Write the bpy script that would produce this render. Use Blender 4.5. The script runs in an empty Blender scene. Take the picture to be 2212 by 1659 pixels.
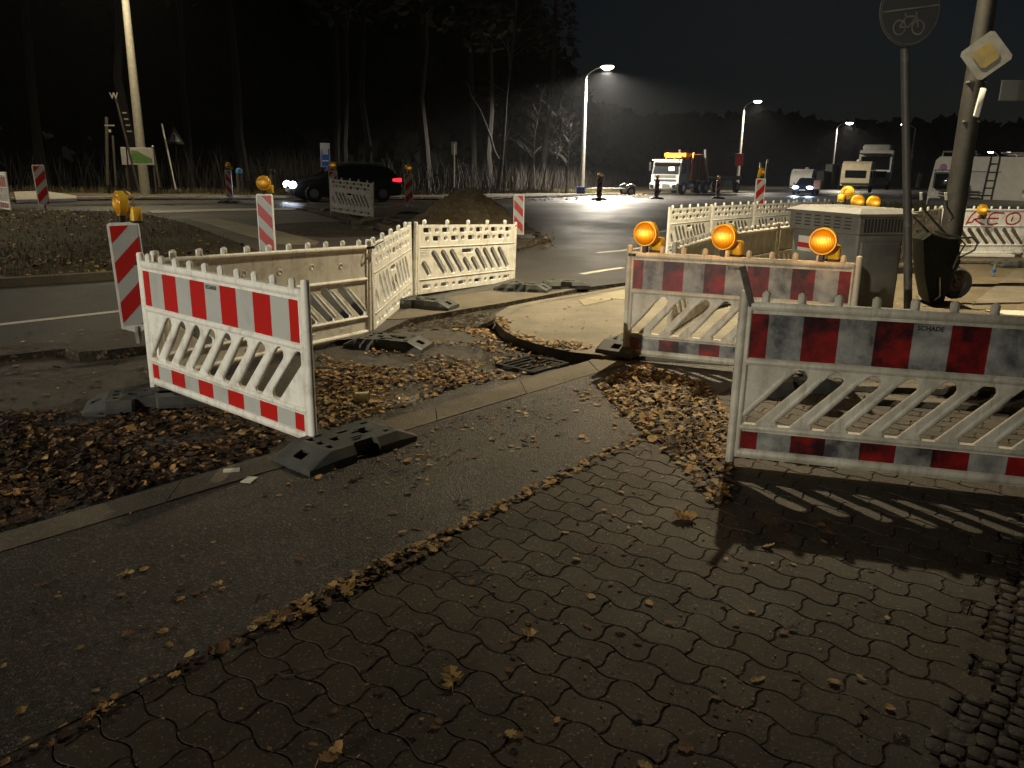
import bpy, math, random
from mathutils import Vector, Matrix, geometry, noise
R=math.radians; PI=math.pi
random.seed(7)
sc=bpy.context.scene; COL=sc.collection
# ------------------------------------------------------------------ camera model
PX,PY=1106.0,829.5; Y0=360.0; VPY=7150.0
FP=math.sqrt((PY-Y0)*(VPY-PY)); TH=math.atan((PY-Y0)/FP); ROLL=R(0.87); H=1.73
def sm(a,b,x):
    t=min(1,max(0,(x-a)/(b-a))); return t*t*(3-2*t)
KN=[(-50,0),(9,0),(14,-.03),(20,.05),(27,.27),(34,.27),(42,.13),(50,0),(73,-.42),(110,-.85),(180,-1.3),(900,-1.3)]
def g(x,y):
    z=0
    for (a,za),(b,zb) in zip(KN,KN[1:]):
        if a<=y<=b: z=za+(zb-za)*sm(a,b,y); break
    z+=.26*math.exp(-((y-18.5)/6)**2)*sm(-4,-9,x)
    z-=.09*math.exp(-((y-13)/2.6)**2-((x-.2)/2.2)**2)
    return z
def ray(px,py):
    u=(px-PX)/FP; v=(PY-py)/FP; c,s=math.cos(ROLL),math.sin(ROLL)
    u2=u*c-v*s; v2=u*s+v*c
    return (u2, v2*math.sin(TH)+math.cos(TH), v2*math.cos(TH)-math.sin(TH))
def P(px,py,off=0.0):                      # point where a sight line meets the ground (plus off)
    d=ray(px,py); y=1.0
    prev=1.0
    while y<260:
        x=d[0]/d[1]*y; z=H+d[2]/d[1]*y
        if z<=g(x,y)+off:
            a,b=prev,y
            for _ in range(30):
                m=(a+b)/2
                if H+d[2]/d[1]*m<=g(d[0]/d[1]*m,m)+off: b=m
                else: a=m
            y=b; break
        prev=y; y*=1.02
    x=d[0]/d[1]*y
    return Vector((x,y,g(x,y)+off))
def PD(px,py,y):
    d=ray(px,py); t=y/d[1]; return Vector((d[0]*t,y,H+d[2]*t))
def VT(px,pt,pb,h,px2=None):
    a=ray(px,pt); b=ray(px2 or px,pb); y=h/(a[2]/a[1]-b[2]/b[1]); return PD(px2 or px,pb,y)
cam=bpy.data.cameras.new("camera"); co=bpy.data.objects.new("camera",cam); COL.objects.link(co)
cam.sensor_fit='HORIZONTAL'; cam.sensor_width=36; cam.lens=36*FP/2212; cam.clip_end=2000; cam.clip_start=.05
co.location=(0,0,H)
fw=Vector((0,math.cos(TH),-math.sin(TH))); up=Vector((0,math.sin(TH),math.cos(TH))); rt=Vector((1,0,0))
c,s=math.cos(ROLL),math.sin(ROLL)
rt2=rt*c-up*(-s)*1.0; rt2=rt*c+up*s; up2=up*c-rt*s
co.matrix_world=Matrix(((rt2.x,up2.x,-fw.x,0),(rt2.y,up2.y,-fw.y,0),(rt2.z,up2.z,-fw.z,H),(0,0,0,1)))
sc.camera=co
# ------------------------------------------------------------------ materials
def nt(name):
    m=bpy.data.materials.new(name); m.use_nodes=True; t=m.node_tree; return m,t,t.nodes['Principled BSDF']
def N(t,ty,**k):
    n=t.nodes.new(ty)
    for a,b in k.items():
        if a in n.inputs.keys() if isinstance(a,str) else False: n.inputs[a].default_value=b
        else: setattr(n,a,b)
    return n
def L(t,a,b): t.links.new(a,b)
def mth(t,op,a,b=None,c=None,clamp=False):
    n=t.nodes.new('ShaderNodeMath'); n.operation=op; n.use_clamp=clamp
    for i,v in enumerate((a,b,c)):
        if v is None: continue
        if isinstance(v,(int,float)): n.inputs[i].default_value=v
        else: L(t,v,n.inputs[i])
    return n.outputs[0]
def rgb(c): return (c[0],c[1],c[2],1)
def mix(t,f,a,b):
    n=t.nodes.new('ShaderNodeMix'); n.data_type='RGBA'
    for i,v in ((0,f),(6,a),(7,b)):
        if isinstance(v,(int,float)): n.inputs[i].default_value=v
        elif isinstance(v,tuple): n.inputs[i].default_value=rgb(v)
        else: L(t,v,n.inputs[i])
    return n.outputs[2]
def ramp(t,f,a,b):
    n=t.nodes.new('ShaderNodeMapRange'); L(t,f,n.inputs[0]); n.inputs[1].default_value=a; n.inputs[2].default_value=b; return n.outputs[0]
def ns(t,vec,scale,det=4,rough=.6,w=0):
    n=t.nodes.new('ShaderNodeTexNoise'); n.inputs['Scale'].default_value=scale; n.inputs['Detail'].default_value=det; n.inputs['Roughness'].default_value=rough
    if vec is not None: L(t,vec,n.inputs['Vector'])
    return n.outputs['Fac']
def bump(t,b,h,st,dist=.01):
    n=t.nodes.new('ShaderNodeBump'); n.inputs['Strength'].default_value=st; n.inputs['Distance'].default_value=dist
    L(t,h,n.inputs['Height']); L(t,n.outputs[0],b.inputs['Normal']); return n
def mat(name,col,rough=.5,col2=None,sc_=6,amt=(.4,.7),bmp=0,bsc=60,metal=0,spec=.5,bd=.002,emis=None,es=0,trans=0,alpha=1):
    m,t,b=nt(name); b.inputs['Roughness'].default_value=rough; b.inputs['Metallic'].default_value=metal
    b.inputs['Specular IOR Level'].default_value=spec
    b.inputs['Base Color'].default_value=rgb(col)
    tc=t.nodes.new('ShaderNodeTexCoord').outputs['Object']
    if col2:
        f=ramp(t,ns(t,tc,sc_,6,.65),*amt); L(t,mix(t,f,col,col2),b.inputs['Base Color'])
    if bmp: bump(t,b,ns(t,tc,bsc,3),bmp,bd)
    if emis: b.inputs['Emission Color'].default_value=rgb(emis); b.inputs['Emission Strength'].default_value=es
    if trans: b.inputs['Transmission Weight'].default_value=trans
    b.inputs['Alpha'].default_value=alpha
    return m
M={}
M['plastic']=mat('white_plastic',(.86,.85,.79),.42,(.45,.41,.32),7,(.5,.8),.2,90)
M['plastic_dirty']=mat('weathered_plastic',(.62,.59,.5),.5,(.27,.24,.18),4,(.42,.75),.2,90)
def streaky(key,col,amt):
    t=M[key].node_tree; b=t.nodes['Principled BSDF']; mp=t.nodes.new('ShaderNodeMapping'); mp.inputs['Scale'].default_value=(22,22,2.2); L(t,t.nodes.new('ShaderNodeTexCoord').outputs['Object'],mp.inputs[0])
    src=b.inputs['Base Color'].links[0].from_socket; f=mth(t,'MULTIPLY',ramp(t,ns(t,mp.outputs[0],1,6,.7),.5,.78),amt)
    geo=t.nodes.new('ShaderNodeTexCoord').outputs['Object']; f2=mth(t,'MULTIPLY',ramp(t,ns(t,geo,38,3,.6),.68,.76),amt)
    L(t,mix(t,f2,mix(t,f,src,col),col),b.inputs['Base Color'])
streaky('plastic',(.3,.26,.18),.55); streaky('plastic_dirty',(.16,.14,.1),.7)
def sheetmat(name,a,b2,am=(.5,.85)):
    m,t,b=nt(name); tc=t.nodes.new('ShaderNodeTexCoord').outputs['Object']
    f=ramp(t,ns(t,tc,3,5,.7),*am); L(t,mix(t,f,a,b2),b.inputs['Base Color']); b.inputs['Roughness'].default_value=.38
    return m
M['red']=sheetmat('red_sheet',(.48,.012,.01),(.3,.02,.015)); M['grey']=sheetmat('white_sheet',(.46,.47,.45),(.33,.33,.3))
M['red_d']=sheetmat('red_sheet_worn',(.3,.012,.01),(.02,.004,.006),(.38,.6)); M['grey_d']=sheetmat('white_sheet_worn',(.36,.36,.34),(.05,.05,.055),(.4,.66))
M['rubber']=mat('recycled_plastic',(.045,.05,.048),.55,(.09,.085,.07),9,(.45,.8),.5,160,bd=.003)
M['black']=mat('black_plastic',(.012,.012,.012),.5,bmp=.2)
M['yellow']=mat('yellow_plastic',(.72,.42,.02),.4,(.42,.26,.03),14,(.5,.8),.1)
M['metal']=mat('galvanised_steel',(.32,.32,.3),.45,(.18,.17,.15),12,(.4,.7),.1,metal=.6)
M['greypole']=mat('grey_painted_pole',(.2,.2,.185),.5,(.11,.1,.085),8,(.45,.7),.15)
M['conc']=mat('concrete_pole',(.42,.4,.33),.8,(.3,.28,.22),7,(.35,.7),.4,50)
M['darkmetal']=mat('dark_metal',(.03,.03,.03),.4,metal=.3)
M['cabinet']=mat('cabinet_grp',(.15,.148,.135),.6,(.08,.078,.07),3,(.4,.75),.25,80)
M['vent']=mat('vent_slot',(.02,.02,.02),.8)
M['wood']=mat('old_wood',(.14,.12,.09),.8,(.05,.045,.035),15,(.3,.7),.6,40)
M['signwhite']=mat('sign_white',(.6,.6,.56),.5,(.45,.45,.4),6); M['signred']=mat('sign_red',(.4,.02,.02),.5)
M['signblue']=mat('sign_blue',(.03,.12,.5),.5); M['signyellow']=mat('sign_yellow',(.65,.45,.02),.5,(.45,.33,.04),10)
M['signdark']=mat('sign_back',(.05,.055,.06),.6); M['green']=mat('map_green',(.1,.25,.06),.6,(.2,.35,.1),9)
M['ink']=mat('black_print',(.01,.01,.01),.6); M['rust']=mat('rusty_steel',(.17,.06,.025),.8,(.07,.03,.015),4,(.3,.7),.4,30)
M['orange']=mat('orange_paint',(.8,.27,.01),.45,(.3,.1,.01),9,(.5,.8)); M['white']=mat('white_paint',(.72,.71,.66),.35,(.6,.58,.5),3)
M['cream']=mat('cream_paint',(.62,.55,.38),.4,(.5,.42,.25),3); M['glass']=mat('dark_glass',(.012,.014,.016),.08); M['grime']=mat('grimy_trim',(.07,.07,.065),.6)
M['tyre']=mat('tyre_rubber',(.012,.012,.012),.8); M['rim']=mat('wheel_rim',(.35,.36,.38),.4,metal=.5)
M['darkblue']=mat('dark_blue_paint',(.012,.02,.06),.2); M['darkcar']=mat('dark_grey_paint',(.02,.022,.028),.2); M['sky_blue_tub']=mat('blue_plastic',(.02,.06,.3),.5)
M['cup']=mat('cream_paper',(.75,.66,.4),.6); M['tubgreen']=mat('dark_green_tub',(.005,.008,.006),.6,(.009,.013,.01),8,spec=.15)
M['graff']=mat('red_spray',(.42,.015,.015),.6,(.3,.02,.02),12); M['bark']=mat('dark_bark',(.014,.012,.009),.9,(.006,.005,.004),9,(.3,.7),.8,20,bd=.02)
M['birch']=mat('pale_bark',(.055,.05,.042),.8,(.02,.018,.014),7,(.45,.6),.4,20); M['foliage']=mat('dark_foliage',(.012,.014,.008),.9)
M['twig']=mat('twig_bark',(.035,.026,.018),.8); M['rag']=mat('road_film',(.3,.28,.2),.3)
def emat(name,col,st):
    m,t,b=nt(name); b.inputs['Base Color'].default_value=rgb((.8,.8,.8)); b.inputs['Emission Color'].default_value=rgb(col); b.inputs['Emission Strength'].default_value=st; return m
M['lamp']=emat('lamp_glass',(1,.9,.72),60); M['headlight']=emat('headlight_glass',(.75,.85,1),40); M['headblue']=emat('blue_headlight_glass',(.35,.65,1),22)
M['tail']=emat('tail_light_glass',(1,.02,.04),1.6); M['glow']=emat('cab_light',(1,.8,.5),1.2)
def amber(name,st):
    m,t,b=nt(name); tc=t.nodes.new('ShaderNodeTexCoord').outputs['Object']; sp=t.nodes.new('ShaderNodeSeparateXYZ'); L(t,tc,sp.inputs[0])
    w=mth(t,'SINE',mth(t,'MULTIPLY',sp.outputs[0],520)); w=ramp(t,w,-1.2,1)
    dx=mth(t,'MULTIPLY',sp.outputs[0],9); dz=mth(t,'MULTIPLY',mth(t,'SUBTRACT',sp.outputs[2],.165),20)
    d=mth(t,'SQRT',mth(t,'ADD',mth(t,'MULTIPLY',dx,dx),mth(t,'MULTIPLY',dz,dz)))
    h=mth(t,'POWER',mth(t,'SUBTRACT',1.0,mth(t,'MULTIPLY',d,.75),clamp=True),2.0)
    fac=mth(t,'ADD',mth(t,'MULTIPLY',mth(t,'MULTIPLY',h,w),st*2.6),mth(t,'MULTIPLY',mth(t,'ADD',mth(t,'MULTIPLY',w,.75),.25),st*.12))
    b.inputs['Base Color'].default_value=rgb((.4,.17,.004)); b.inputs['Roughness'].default_value=.2
    L(t,mix(t,h,(1,.36,.008),(1,.66,.09)),b.inputs['Emission Color']); L(t,fac,b.inputs['Emission Strength'])
    bump(t,b,w,.6,.003); return m
M['amber']=amber('amber_lens_lit',1.35); M['amber_dim']=amber('amber_lens_dim',.32)
# ground materials (object coordinates = world metres)
def gcoord(t): return t.nodes.new('ShaderNodeTexCoord').outputs['Object']
def asphalt(name,a,b2,rough,rv,speck,st,bsc=150,big=1.2,spec=.5):
    m,t,b=nt(name); v=gcoord(t)
    f=ramp(t,ns(t,v,big,6,.65),.35,.68); c1=mix(t,f,a,b2)
    vo=t.nodes.new('ShaderNodeTexVoronoi'); vo.inputs['Scale'].default_value=bsc; L(t,v,vo.inputs['Vector'])
    sp=t.nodes.new('ShaderNodeSeparateColor'); L(t,vo.outputs['Color'],sp.inputs[0])
    k=ramp(t,sp.outputs[0],.72,1.0); c2=mix(t,mth(t,'MULTIPLY',k,speck),c1,(.35,.32,.26))
    L(t,c2,b.inputs['Base Color']); b.inputs['Specular IOR Level'].default_value=spec
    fr=ramp(t,ns(t,v,big*.7,5,.6),.35,.65); L(t,mth(t,'ADD',mth(t,'MULTIPLY',fr,rv),rough),b.inputs['Roughness'])
    h=mth(t,'ADD',mth(t,'MULTIPLY',vo.outputs['Distance'],.7),ns(t,v,bsc*.45,3)); bump(t,b,h,st,.006)
    return m
M['cycle']=asphalt('cycle_path_asphalt',(.016,.0135,.0095),(.042,.035,.025),.36,.28,.3,.9,125,1.0,.4)
M['gutter']=asphalt('wet_old_asphalt',(.022,.019,.015),(.05,.042,.032),.3,.3,.25,.8,110,1.6)
M['road']=asphalt('wet_road_asphalt',(.03,.029,.027),(.055,.051,.045),.34,.24,.15,.6,90,.35,.5)
M['roadtracks']=asphalt('worn_wet_road',(.05,.048,.044),(.075,.07,.06),.22,.2,.1,.3,90,.5,.7)
M['crossing']=asphalt('dry_crossing_asphalt',(.075,.068,.055),(.11,.1,.08),.6,.2,.2,.5,90,.6,.3)
M['slab']=asphalt('sandy_concrete',(.14,.124,.096),(.23,.204,.16),.65,.2,.3,.5,120,1.5,.3)
M['kerb']=asphalt('kerb_concrete',(.09,.078,.055),(.15,.13,.098),.6,.2,.35,.5,140,2.5,.3)
M['whitekerb']=asphalt('pale_kerb_concrete',(.4,.38,.32),(.55,.52,.44),.5,.2,.2,.4,60,2.5,.3)
M['sand']=asphalt('trodden_sand',(.075,.06,.037),(.13,.105,.068),.75,.2,.3,.7,60,.9,.2)
M['farsand']=asphalt('sandy_verge',(.09,.075,.048),(.16,.135,.09),.8,.1,.3,.7,30,.5,.2)
M['soil']=asphalt('dark_soil',(.022,.017,.011),(.05,.04,.026),.75,.2,.3,1.0,35,1.3,.2)
M['verge']=asphalt('island_earth',(.025,.019,.012),(.055,.043,.02),.8,.15,.25,1.0,30,.8,.2)
M['tactile']=asphalt('tactile_paving',(.22,.195,.13),(.3,.27,.19),.7,.2,.2,.5,60,1.5,.3)
M['line']=asphalt('road_line_paint',(.5,.49,.42),(.36,.35,.3),.45,.2,.2,.4,90,6,.4)
M['mound']=asphalt('gravelly_soil',(.14,.11,.065),(.24,.19,.12),.85,.1,.5,1.0,14,2.5,.2)
def blockmat(name,ca,cb_,dark,sc1):
    m,t,b=nt(name); v=gcoord(t); geo=t.nodes.new('ShaderNodeNewGeometry'); isl=geo.outputs['Random Per Island']
    f=ramp(t,ns(t,v,sc1,6,.7),.3,.7); c1=mix(t,f,ca,cb_); c1=mix(t,mth(t,'MULTIPLY',isl,.55),c1,dark)
    vo=t.nodes.new('ShaderNodeTexVoronoi'); vo.inputs['Scale'].default_value=150; L(t,v,vo.inputs['Vector']); s2=t.nodes.new('ShaderNodeSeparateColor'); L(t,vo.outputs['Color'],s2.inputs[0])
    c1=mix(t,mth(t,'MULTIPLY',ramp(t,s2.outputs[0],.9,1),.4),c1,(.3,.27,.2))
    c1=mix(t,mth(t,'MULTIPLY',ramp(t,ns(t,v,.9,6,.75),.58,.72),.5),c1,(.12,.105,.075)); c1=mix(t,mth(t,'MULTIPLY',ramp(t,ns(t,v,2.1,5,.7),.52,.75),.6),c1,(.016,.013,.008))
    L(t,c1,b.inputs['Base Color']); L(t,mth(t,'ADD',mth(t,'MULTIPLY',ns(t,v,1.7,4),.35),.45),b.inputs['Roughness']); b.inputs['Specular IOR Level'].default_value=.25
    h=mth(t,'ADD',ns(t,v,160,4),mth(t,'MULTIPLY',ns(t,v,35,4),1.2)); bump(t,b,h,.5,.004); return m
M['pavers']=blockmat('wavy_paving_blocks',(.036,.028,.0175),(.07,.056,.037),(.022,.018,.012),3.2)
M['cobble']=blockmat('small_stone_setts',(.03,.025,.018),(.07,.06,.045),(.02,.017,.012),9)
M['jointsand']=asphalt('dirt_filled_joints',(.018,.014,.009),(.04,.031,.02),.8,.1,.35,.8,90,2.5,.2)
# ------------------------------------------------------------------ mesh helpers
class MB:
    def __init__(s): s.v=[]; s.f=[]; s.m=[]; s.T=Matrix.Identity(4)
    def add(s,vs,fs,mi=0):
        o=len(s.v); s.v+= [tuple(s.T@Vector(p)) for p in vs]; s.f+=[tuple(i+o for i in f) for f in fs]; s.m+=[mi]*len(fs); return s
    def box(s,c,d,mi=0,bev=0,rz=0,ry=0,rx=0):
        x,y,z=[q/2 for q in d]; Mx=Matrix.Translation(c)@Matrix.Rotation(rz,4,'Z')@Matrix.Rotation(ry,4,'Y')@Matrix.Rotation(rx,4,'X')
        if bev<=0:
            vs=[(a*x,b*y,e*z) for a in(-1,1) for b in(-1,1) for e in(-1,1)]
            fs=[(0,1,3,2),(4,6,7,5),(0,4,5,1),(2,3,7,6),(0,2,6,4),(1,5,7,3)]
        else:
            b_=min(bev,x*.9,y*.9,z*.9); vs=[];fs=[]
            def ring(X,Y,Z): 
                q=[(X-b_,-Y),(X,-Y+b_),(X,Y-b_),(X-b_,Y),(-X+b_,Y),(-X,Y-b_),(-X,-Y+b_),(-X+b_,-Y)]
                return [(p[0],p[1],Z) for p in q]
            rs=[ring(x-b_*.7,y-b_*.7,-z),ring(x,y,-z+b_),ring(x,y,z-b_),ring(x-b_*.7,y-b_*.7,z)]
            for r_ in rs: vs+=r_
            for k in range(3):
                for i in range(8): fs.append((k*8+i,k*8+(i+1)%8,k*8+8+(i+1)%8,k*8+8+i))
            fs.append(tuple(range(7,-1,-1))); fs.append(tuple(range(24,32)))
        return s.add([tuple(Mx@Vector(p)) for p in vs],fs,mi)
    def cyl(s,a,b,r0,r1=None,n=12,mi=0,caps=True):
        a=Vector(a);b=Vector(b); r1=r0 if r1 is None else r1; d=(b-a).normalized(); u=d.orthogonal().normalized(); w=d.cross(u)
        vs=[];fs=[]
        for p,r_ in((a,r0),(b,r1)):
            for i in range(n): t=2*PI*i/n; vs.append(tuple(p+u*math.cos(t)*r_+w*math.sin(t)*r_))
        for i in range(n): fs.append((i,(i+1)%n,n+(i+1)%n,n+i))
        if caps: fs.append(tuple(range(n-1,-1,-1))); fs.append(tuple(range(n,2*n)))
        return s.add(vs,fs,mi)
    def tube(s,pts,r,n=8,mi=0):
        pts=[Vector(p) for p in pts]; rr=r if isinstance(r,(list,tuple)) else [r]*len(pts); vs=[];fs=[]; u=None
        for k,p in enumerate(pts):
            d=(pts[min(k+1,len(pts)-1)]-pts[max(k-1,0)]).normalized()
            u=(u-d*u.dot(d)).normalized() if u is not None and (u-d*u.dot(d)).length>1e-4 else d.orthogonal().normalized(); w=d.cross(u)
            for i in range(n): t=2*PI*i/n; vs.append(tuple(p+(u*math.cos(t)+w*math.sin(t))*rr[k]))
        for k in range(len(pts)-1):
            for i in range(n): fs.append((k*n+i,k*n+(i+1)%n,(k+1)*n+(i+1)%n,(k+1)*n+i))
        fs.append(tuple(range(n-1,-1,-1))); fs.append(tuple(range((len(pts)-1)*n,len(pts)*n))); return s.add(vs,fs,mi)
    def lathe(s,prof,c=(0,0,0),axis='Z',n=24,mi=0):
        vs=[];fs=[]; A={'Z':Matrix.Identity(3),'Y':Matrix.Rotation(-PI/2,3,'X'),'X':Matrix.Rotation(PI/2,3,'Y')}[axis]
        for r_,h in prof:
            for i in range(n): t=2*PI*i/n; vs.append(tuple(A@Vector((r_*math.cos(t),r_*math.sin(t),h))+Vector(c)))
        for k in range(len(prof)-1):
            for i in range(n): fs.append((k*n+i,k*n+(i+1)%n,(k+1)*n+(i+1)%n,(k+1)*n+i))
        return s.add(vs,fs,mi)
    def plate(s,outer,holes,T,th,mi=0,ch=.0):
        """outer/holes 2d (ccw/any); T maps (u,v,w); extruded w from 0 to -th; front hole rims chamfered by ch"""
        def grow(h,q):
            cx=sum(p[0] for p in h)/len(h); cy=sum(p[1] for p in h)/len(h); n=len(h); out=[]
            for i in range(n):
                a=Vector(h[i-1]);b=Vector(h[i]);c_=Vector(h[(i+1)%n]); e1=(b-a).normalized(); e2=(c_-b).normalized()
                n1=Vector((e1.y,-e1.x)); n2=Vector((e2.y,-e2.x)); nn=(n1+n2); nn=nn.normalized() if nn.length>1e-6 else n1
                out.append(tuple(b+nn*q))
            return out
        def ccw(h):
            A=sum(h[i-1][0]*h[i][1]-h[i][0]*h[i-1][1] for i in range(len(h))); return h if A>0 else h[::-1]
        outer=ccw(outer); holes=[ccw(h) for h in holes]
        save=s.T; s.T=save@T
        for side in (0,1):
            hs=[grow(h,ch) if ch else h for h in holes]
            loops=[[Vector((p[0],p[1],0)) for p in outer]]+[[Vector((p[0],p[1],0)) for p in h] for h in hs]
            tri=geometry.tessellate_polygon(loops); flat=[p for l in loops for p in l]; w=0 if side==0 else -th
            fs=[]
            for t_ in tri:
                a,b,c_=[flat[i] for i in t_]; o=(b.x-a.x)*(c_.y-a.y)-(c_.x-a.x)*(b.y-a.y)
                if abs(o)<1e-12: continue
                t2=t_ if (o>0)==(side==0) else t_[::-1]; fs.append(tuple(t2))
            s.add([(p.x,p.y,w) for p in flat],fs,mi)
        n=len(outer); s.add([(p[0],p[1],0) for p in outer]+[(p[0],p[1],-th) for p in outer],[(i,n+i,n+(i+1)%n,(i+1)%n) for i in range(n)],mi)
        for h in holes:
            hg=grow(h,ch) if ch else h; n=len(h)
            rings=([(hg,0),(h,-ch),(h,-th+ch),(hg,-th)] if ch else [(h,0),(h,-th)])
            vs=[(p[0],p[1],w) for q,w in rings for p in q]
            s.add(vs,[(k*n+i,k*n+(i+1)%n,(k+1)*n+(i+1)%n,(k+1)*n+i) for k in range(len(rings)-1) for i in range(n)],mi)
        s.T=save; return s
    def build(s,name,mats,parent=None,smooth=False,loc=None):
        me=bpy.data.meshes.new(name); me.from_pydata(s.v,[],s.f); me.validate()
        if not isinstance(mats,(list,tuple)): mats=[mats]
        for m in mats: me.materials.append(M[m] if isinstance(m,str) else m)
        if len(me.polygons)==len(s.m): me.polygons.foreach_set('material_index',s.m)
        if smooth:
            me.shade_smooth() if hasattr(me,'shade_smooth') else None
            try: me.set_sharp_from_angle(angle=R(38))
            except Exception: pass
        me.update(); o=bpy.data.objects.new(name,me); COL.objects.link(o)
        if parent is not None: o.parent=parent
        if loc is not None: o.location=loc
        return o
def tag(o,label=None,cat=None,group=None,kind=None):
    if label: o['label']=label
    if cat: o['category']=cat
    if group: o['group']=group
    if kind: o['kind']=kind
    return o
def empty(name,loc=(0,0,0),rz=0,label=None,cat=None,group=None):
    o=bpy.data.objects.new(name,None); COL.objects.link(o); o.location=loc; o.rotation_euler=(0,0,rz); o.empty_display_size=.1
    return tag(o,label,cat,group)
def dup(root,loc,rz,label,group=None,scale=None,name=None):
    def cp(o,par):
        c=o.copy(); COL.objects.link(c); c.parent=par
        for k in o.children: cp(k,c)
        return c
    r=cp(root,None); r.location=loc; r.rotation_euler=(0,0,rz)
    if scale: r.scale=scale
    tag(r,label,None,group); return r
_txt={}
def text_mesh(body,size,bold=0):
    cu=bpy.data.curves.new('tmp','FONT'); cu.body=body; cu.size=size; cu.align_x='CENTER'; cu.offset=bold; cu.resolution_u=3
    o=bpy.data.objects.new('tmp',cu); COL.objects.link(o); dg=bpy.context.evaluated_depsgraph_get(); me=bpy.data.meshes.new_from_object(o.evaluated_get(dg)); bpy.data.objects.remove(o); return me
def lettering(body,size,T,m,parent,name='lettering',bold=0):
    me=text_mesh(body,size,bold); me.transform(T); me.materials.clear(); me.materials.append(M[m]); o=bpy.data.objects.new(name,me); COL.objects.link(o); o.parent=parent; return o
XZ=Matrix.Rotation(PI/2,4,'X')      # maps u->x, v->z, w->-y
# ------------------------------------------------------------------ ground sheets
SHEETS=[]
def inside(poly,x,y):
    c_=False; n=len(poly); j=n-1
    for i in range(n):
        xi,yi=poly[i][0],poly[i][1]; xj,yj=poly[j][0],poly[j][1]
        if (yi>y)!=(yj>y) and x<(xj-xi)*(y-yi)/(yj-yi)+xi: c_=not c_
        j=i
    return c_
def topz(x,y):
    z=g(x,y)-.2 if y<16 else g(x,y)-.03
    for poly,off,fn in SHEETS:
        if inside(poly,x,y): z=max(z,g(x,y)+off+(fn(x,y) if fn else 0))
    return z
def sheet(name,poly,off,m,skirt=.25,res=.5,fn=None,kind='structure',jag=0,bsub=1.5):
    # densify boundary
    pts=[]; n=len(poly)
    for i in range(n):
        a=Vector(poly[i][:2]); b=Vector(poly[(i+1)%n][:2]); k=max(1,min(60,int((b-a).length/(bsub if not jag else .07))))
        for q in range(k):
            p=a.lerp(b,q/k)
            if jag and q: p+=Vector((noise.noise(Vector((p.x*6,p.y*6,1))),noise.noise(Vector((p.x*6,p.y*6,5)))))*jag
            pts.append(p)
    nb=len(pts); xs=[p.x for p in pts]; ys=[p.y for p in pts]
    P2=list(pts); x=min(xs)+res/2
    while x<max(xs):
        y=min(ys)+res/2
        while y<max(ys):
            if inside(pts,x,y) and (nb>400 or min((p.x-x)**2+(p.y-y)**2 for p in pts)>(res*.3)**2): P2.append(Vector((x+.001*math.sin(y*9),y)))
            y+=res
        x+=res
    r=geometry.delaunay_2d_cdt(P2,[(i,(i+1)%nb) for i in range(nb)],[],1,1e-5)
    vv,ff=r[0],r[2]
    tri=[]
    for f in ff:
        a,b,c_=[vv[i] for i in f[:3]]
        if (b.x-a.x)*(c_.y-a.y)-(c_.x-a.x)*(b.y-a.y)<0: f=f[::-1]
        tri.append(tuple(f))
    mb=MB(); zf=lambda x,y:g(x,y)+off+(fn(x,y) if fn else 0)
    mb.add([(p.x,p.y,zf(p.x,p.y)) for p in vv],tri,0)
    if skirt:
        A=sum(pts[i-1].x*pts[i].y-pts[i].x*pts[i-1].y for i in range(nb)); q=pts if A>0 else pts[::-1]
        mb.add([(p.x,p.y,zf(p.x,p.y)) for p in q]+[(p.x,p.y,zf(p.x,p.y)-skirt) for p in q],[(i,nb+i,nb+(i+1)%nb,(i+1)%nb) for i in range(nb)],1)
    o=mb.build(name,m if isinstance(m,(list,tuple)) else [m,m]); 
    if kind: o['kind']=kind
    SHEETS.append(([(p.x,p.y) for p in pts],off,fn)); return o
def pp(l,off=0): return [P(a,b,off) for a,b in l]
# base ground
mb=MB(); nx,ny=70,90; xs=[-260+520*i/nx for i in range(nx+1)]; ys=[-25+ (i/ny)**2.2*500 for i in range(ny+1)]
def gb(x,y): return g(x,y)-(.24 if y<15 else .24-.2*sm(15,18,y))
mb.add([(x,y,gb(x,y)) for y in ys for x in xs],[(j*(nx+1)+i,j*(nx+1)+i+1,(j+1)*(nx+1)+i+1,(j+1)*(nx+1)+i) for j in range(ny) for i in range(nx)],0)
o=mb.build('ground','soil'); o['kind']='structure'
D=Vector((.632,.775)); Q=Vector((.775,-.632))
# line a (leafy joint) and b (flush kerb)
a0,a1=P(0,1640).xy,P(1390,935).xy; da=(a1-a0).normalized()
b0,b1=P(0,1195).xy,P(1310,800).xy; db=(b1-b0).normalized()
c0,c1=P(0,1155).xy,P(1290,775).xy; dc=(c1-c0).normalized()
aS,aE=a0-da*6,a1+da*3.2; bS,bE=b0-db*6,b1+db*1.2; cS,cE=c0-dc*6,c1+dc*1.2
cyc=[aS,aE,aE+(bE-aE)*.5+D*.4,bE,bS]
sheet('cycle_path',cyc,.003,['cycle','cycle'],res=.6)
cob0=P(2120,1240).xy; cob1=P(1960,1659).xy; dcb=(cob1-cob0).normalized()
FP_=[aS+Vector((0,0)),cob1+dcb*3,cob0-dcb*.2,cob0-dcb*1.0,Vector((3.9,4.9)),Vector((3.2,6.6)),aE]
sheet('footpath',FP_,-.0055,['jointsand','kerb'],res=.09,fn=lambda x,y:.0038*noise.noise(Vector((x*1.3,y*1.3,3)))+.0016*noise.noise(Vector((x*9,y*9,5))),bsub=.4)
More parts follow.
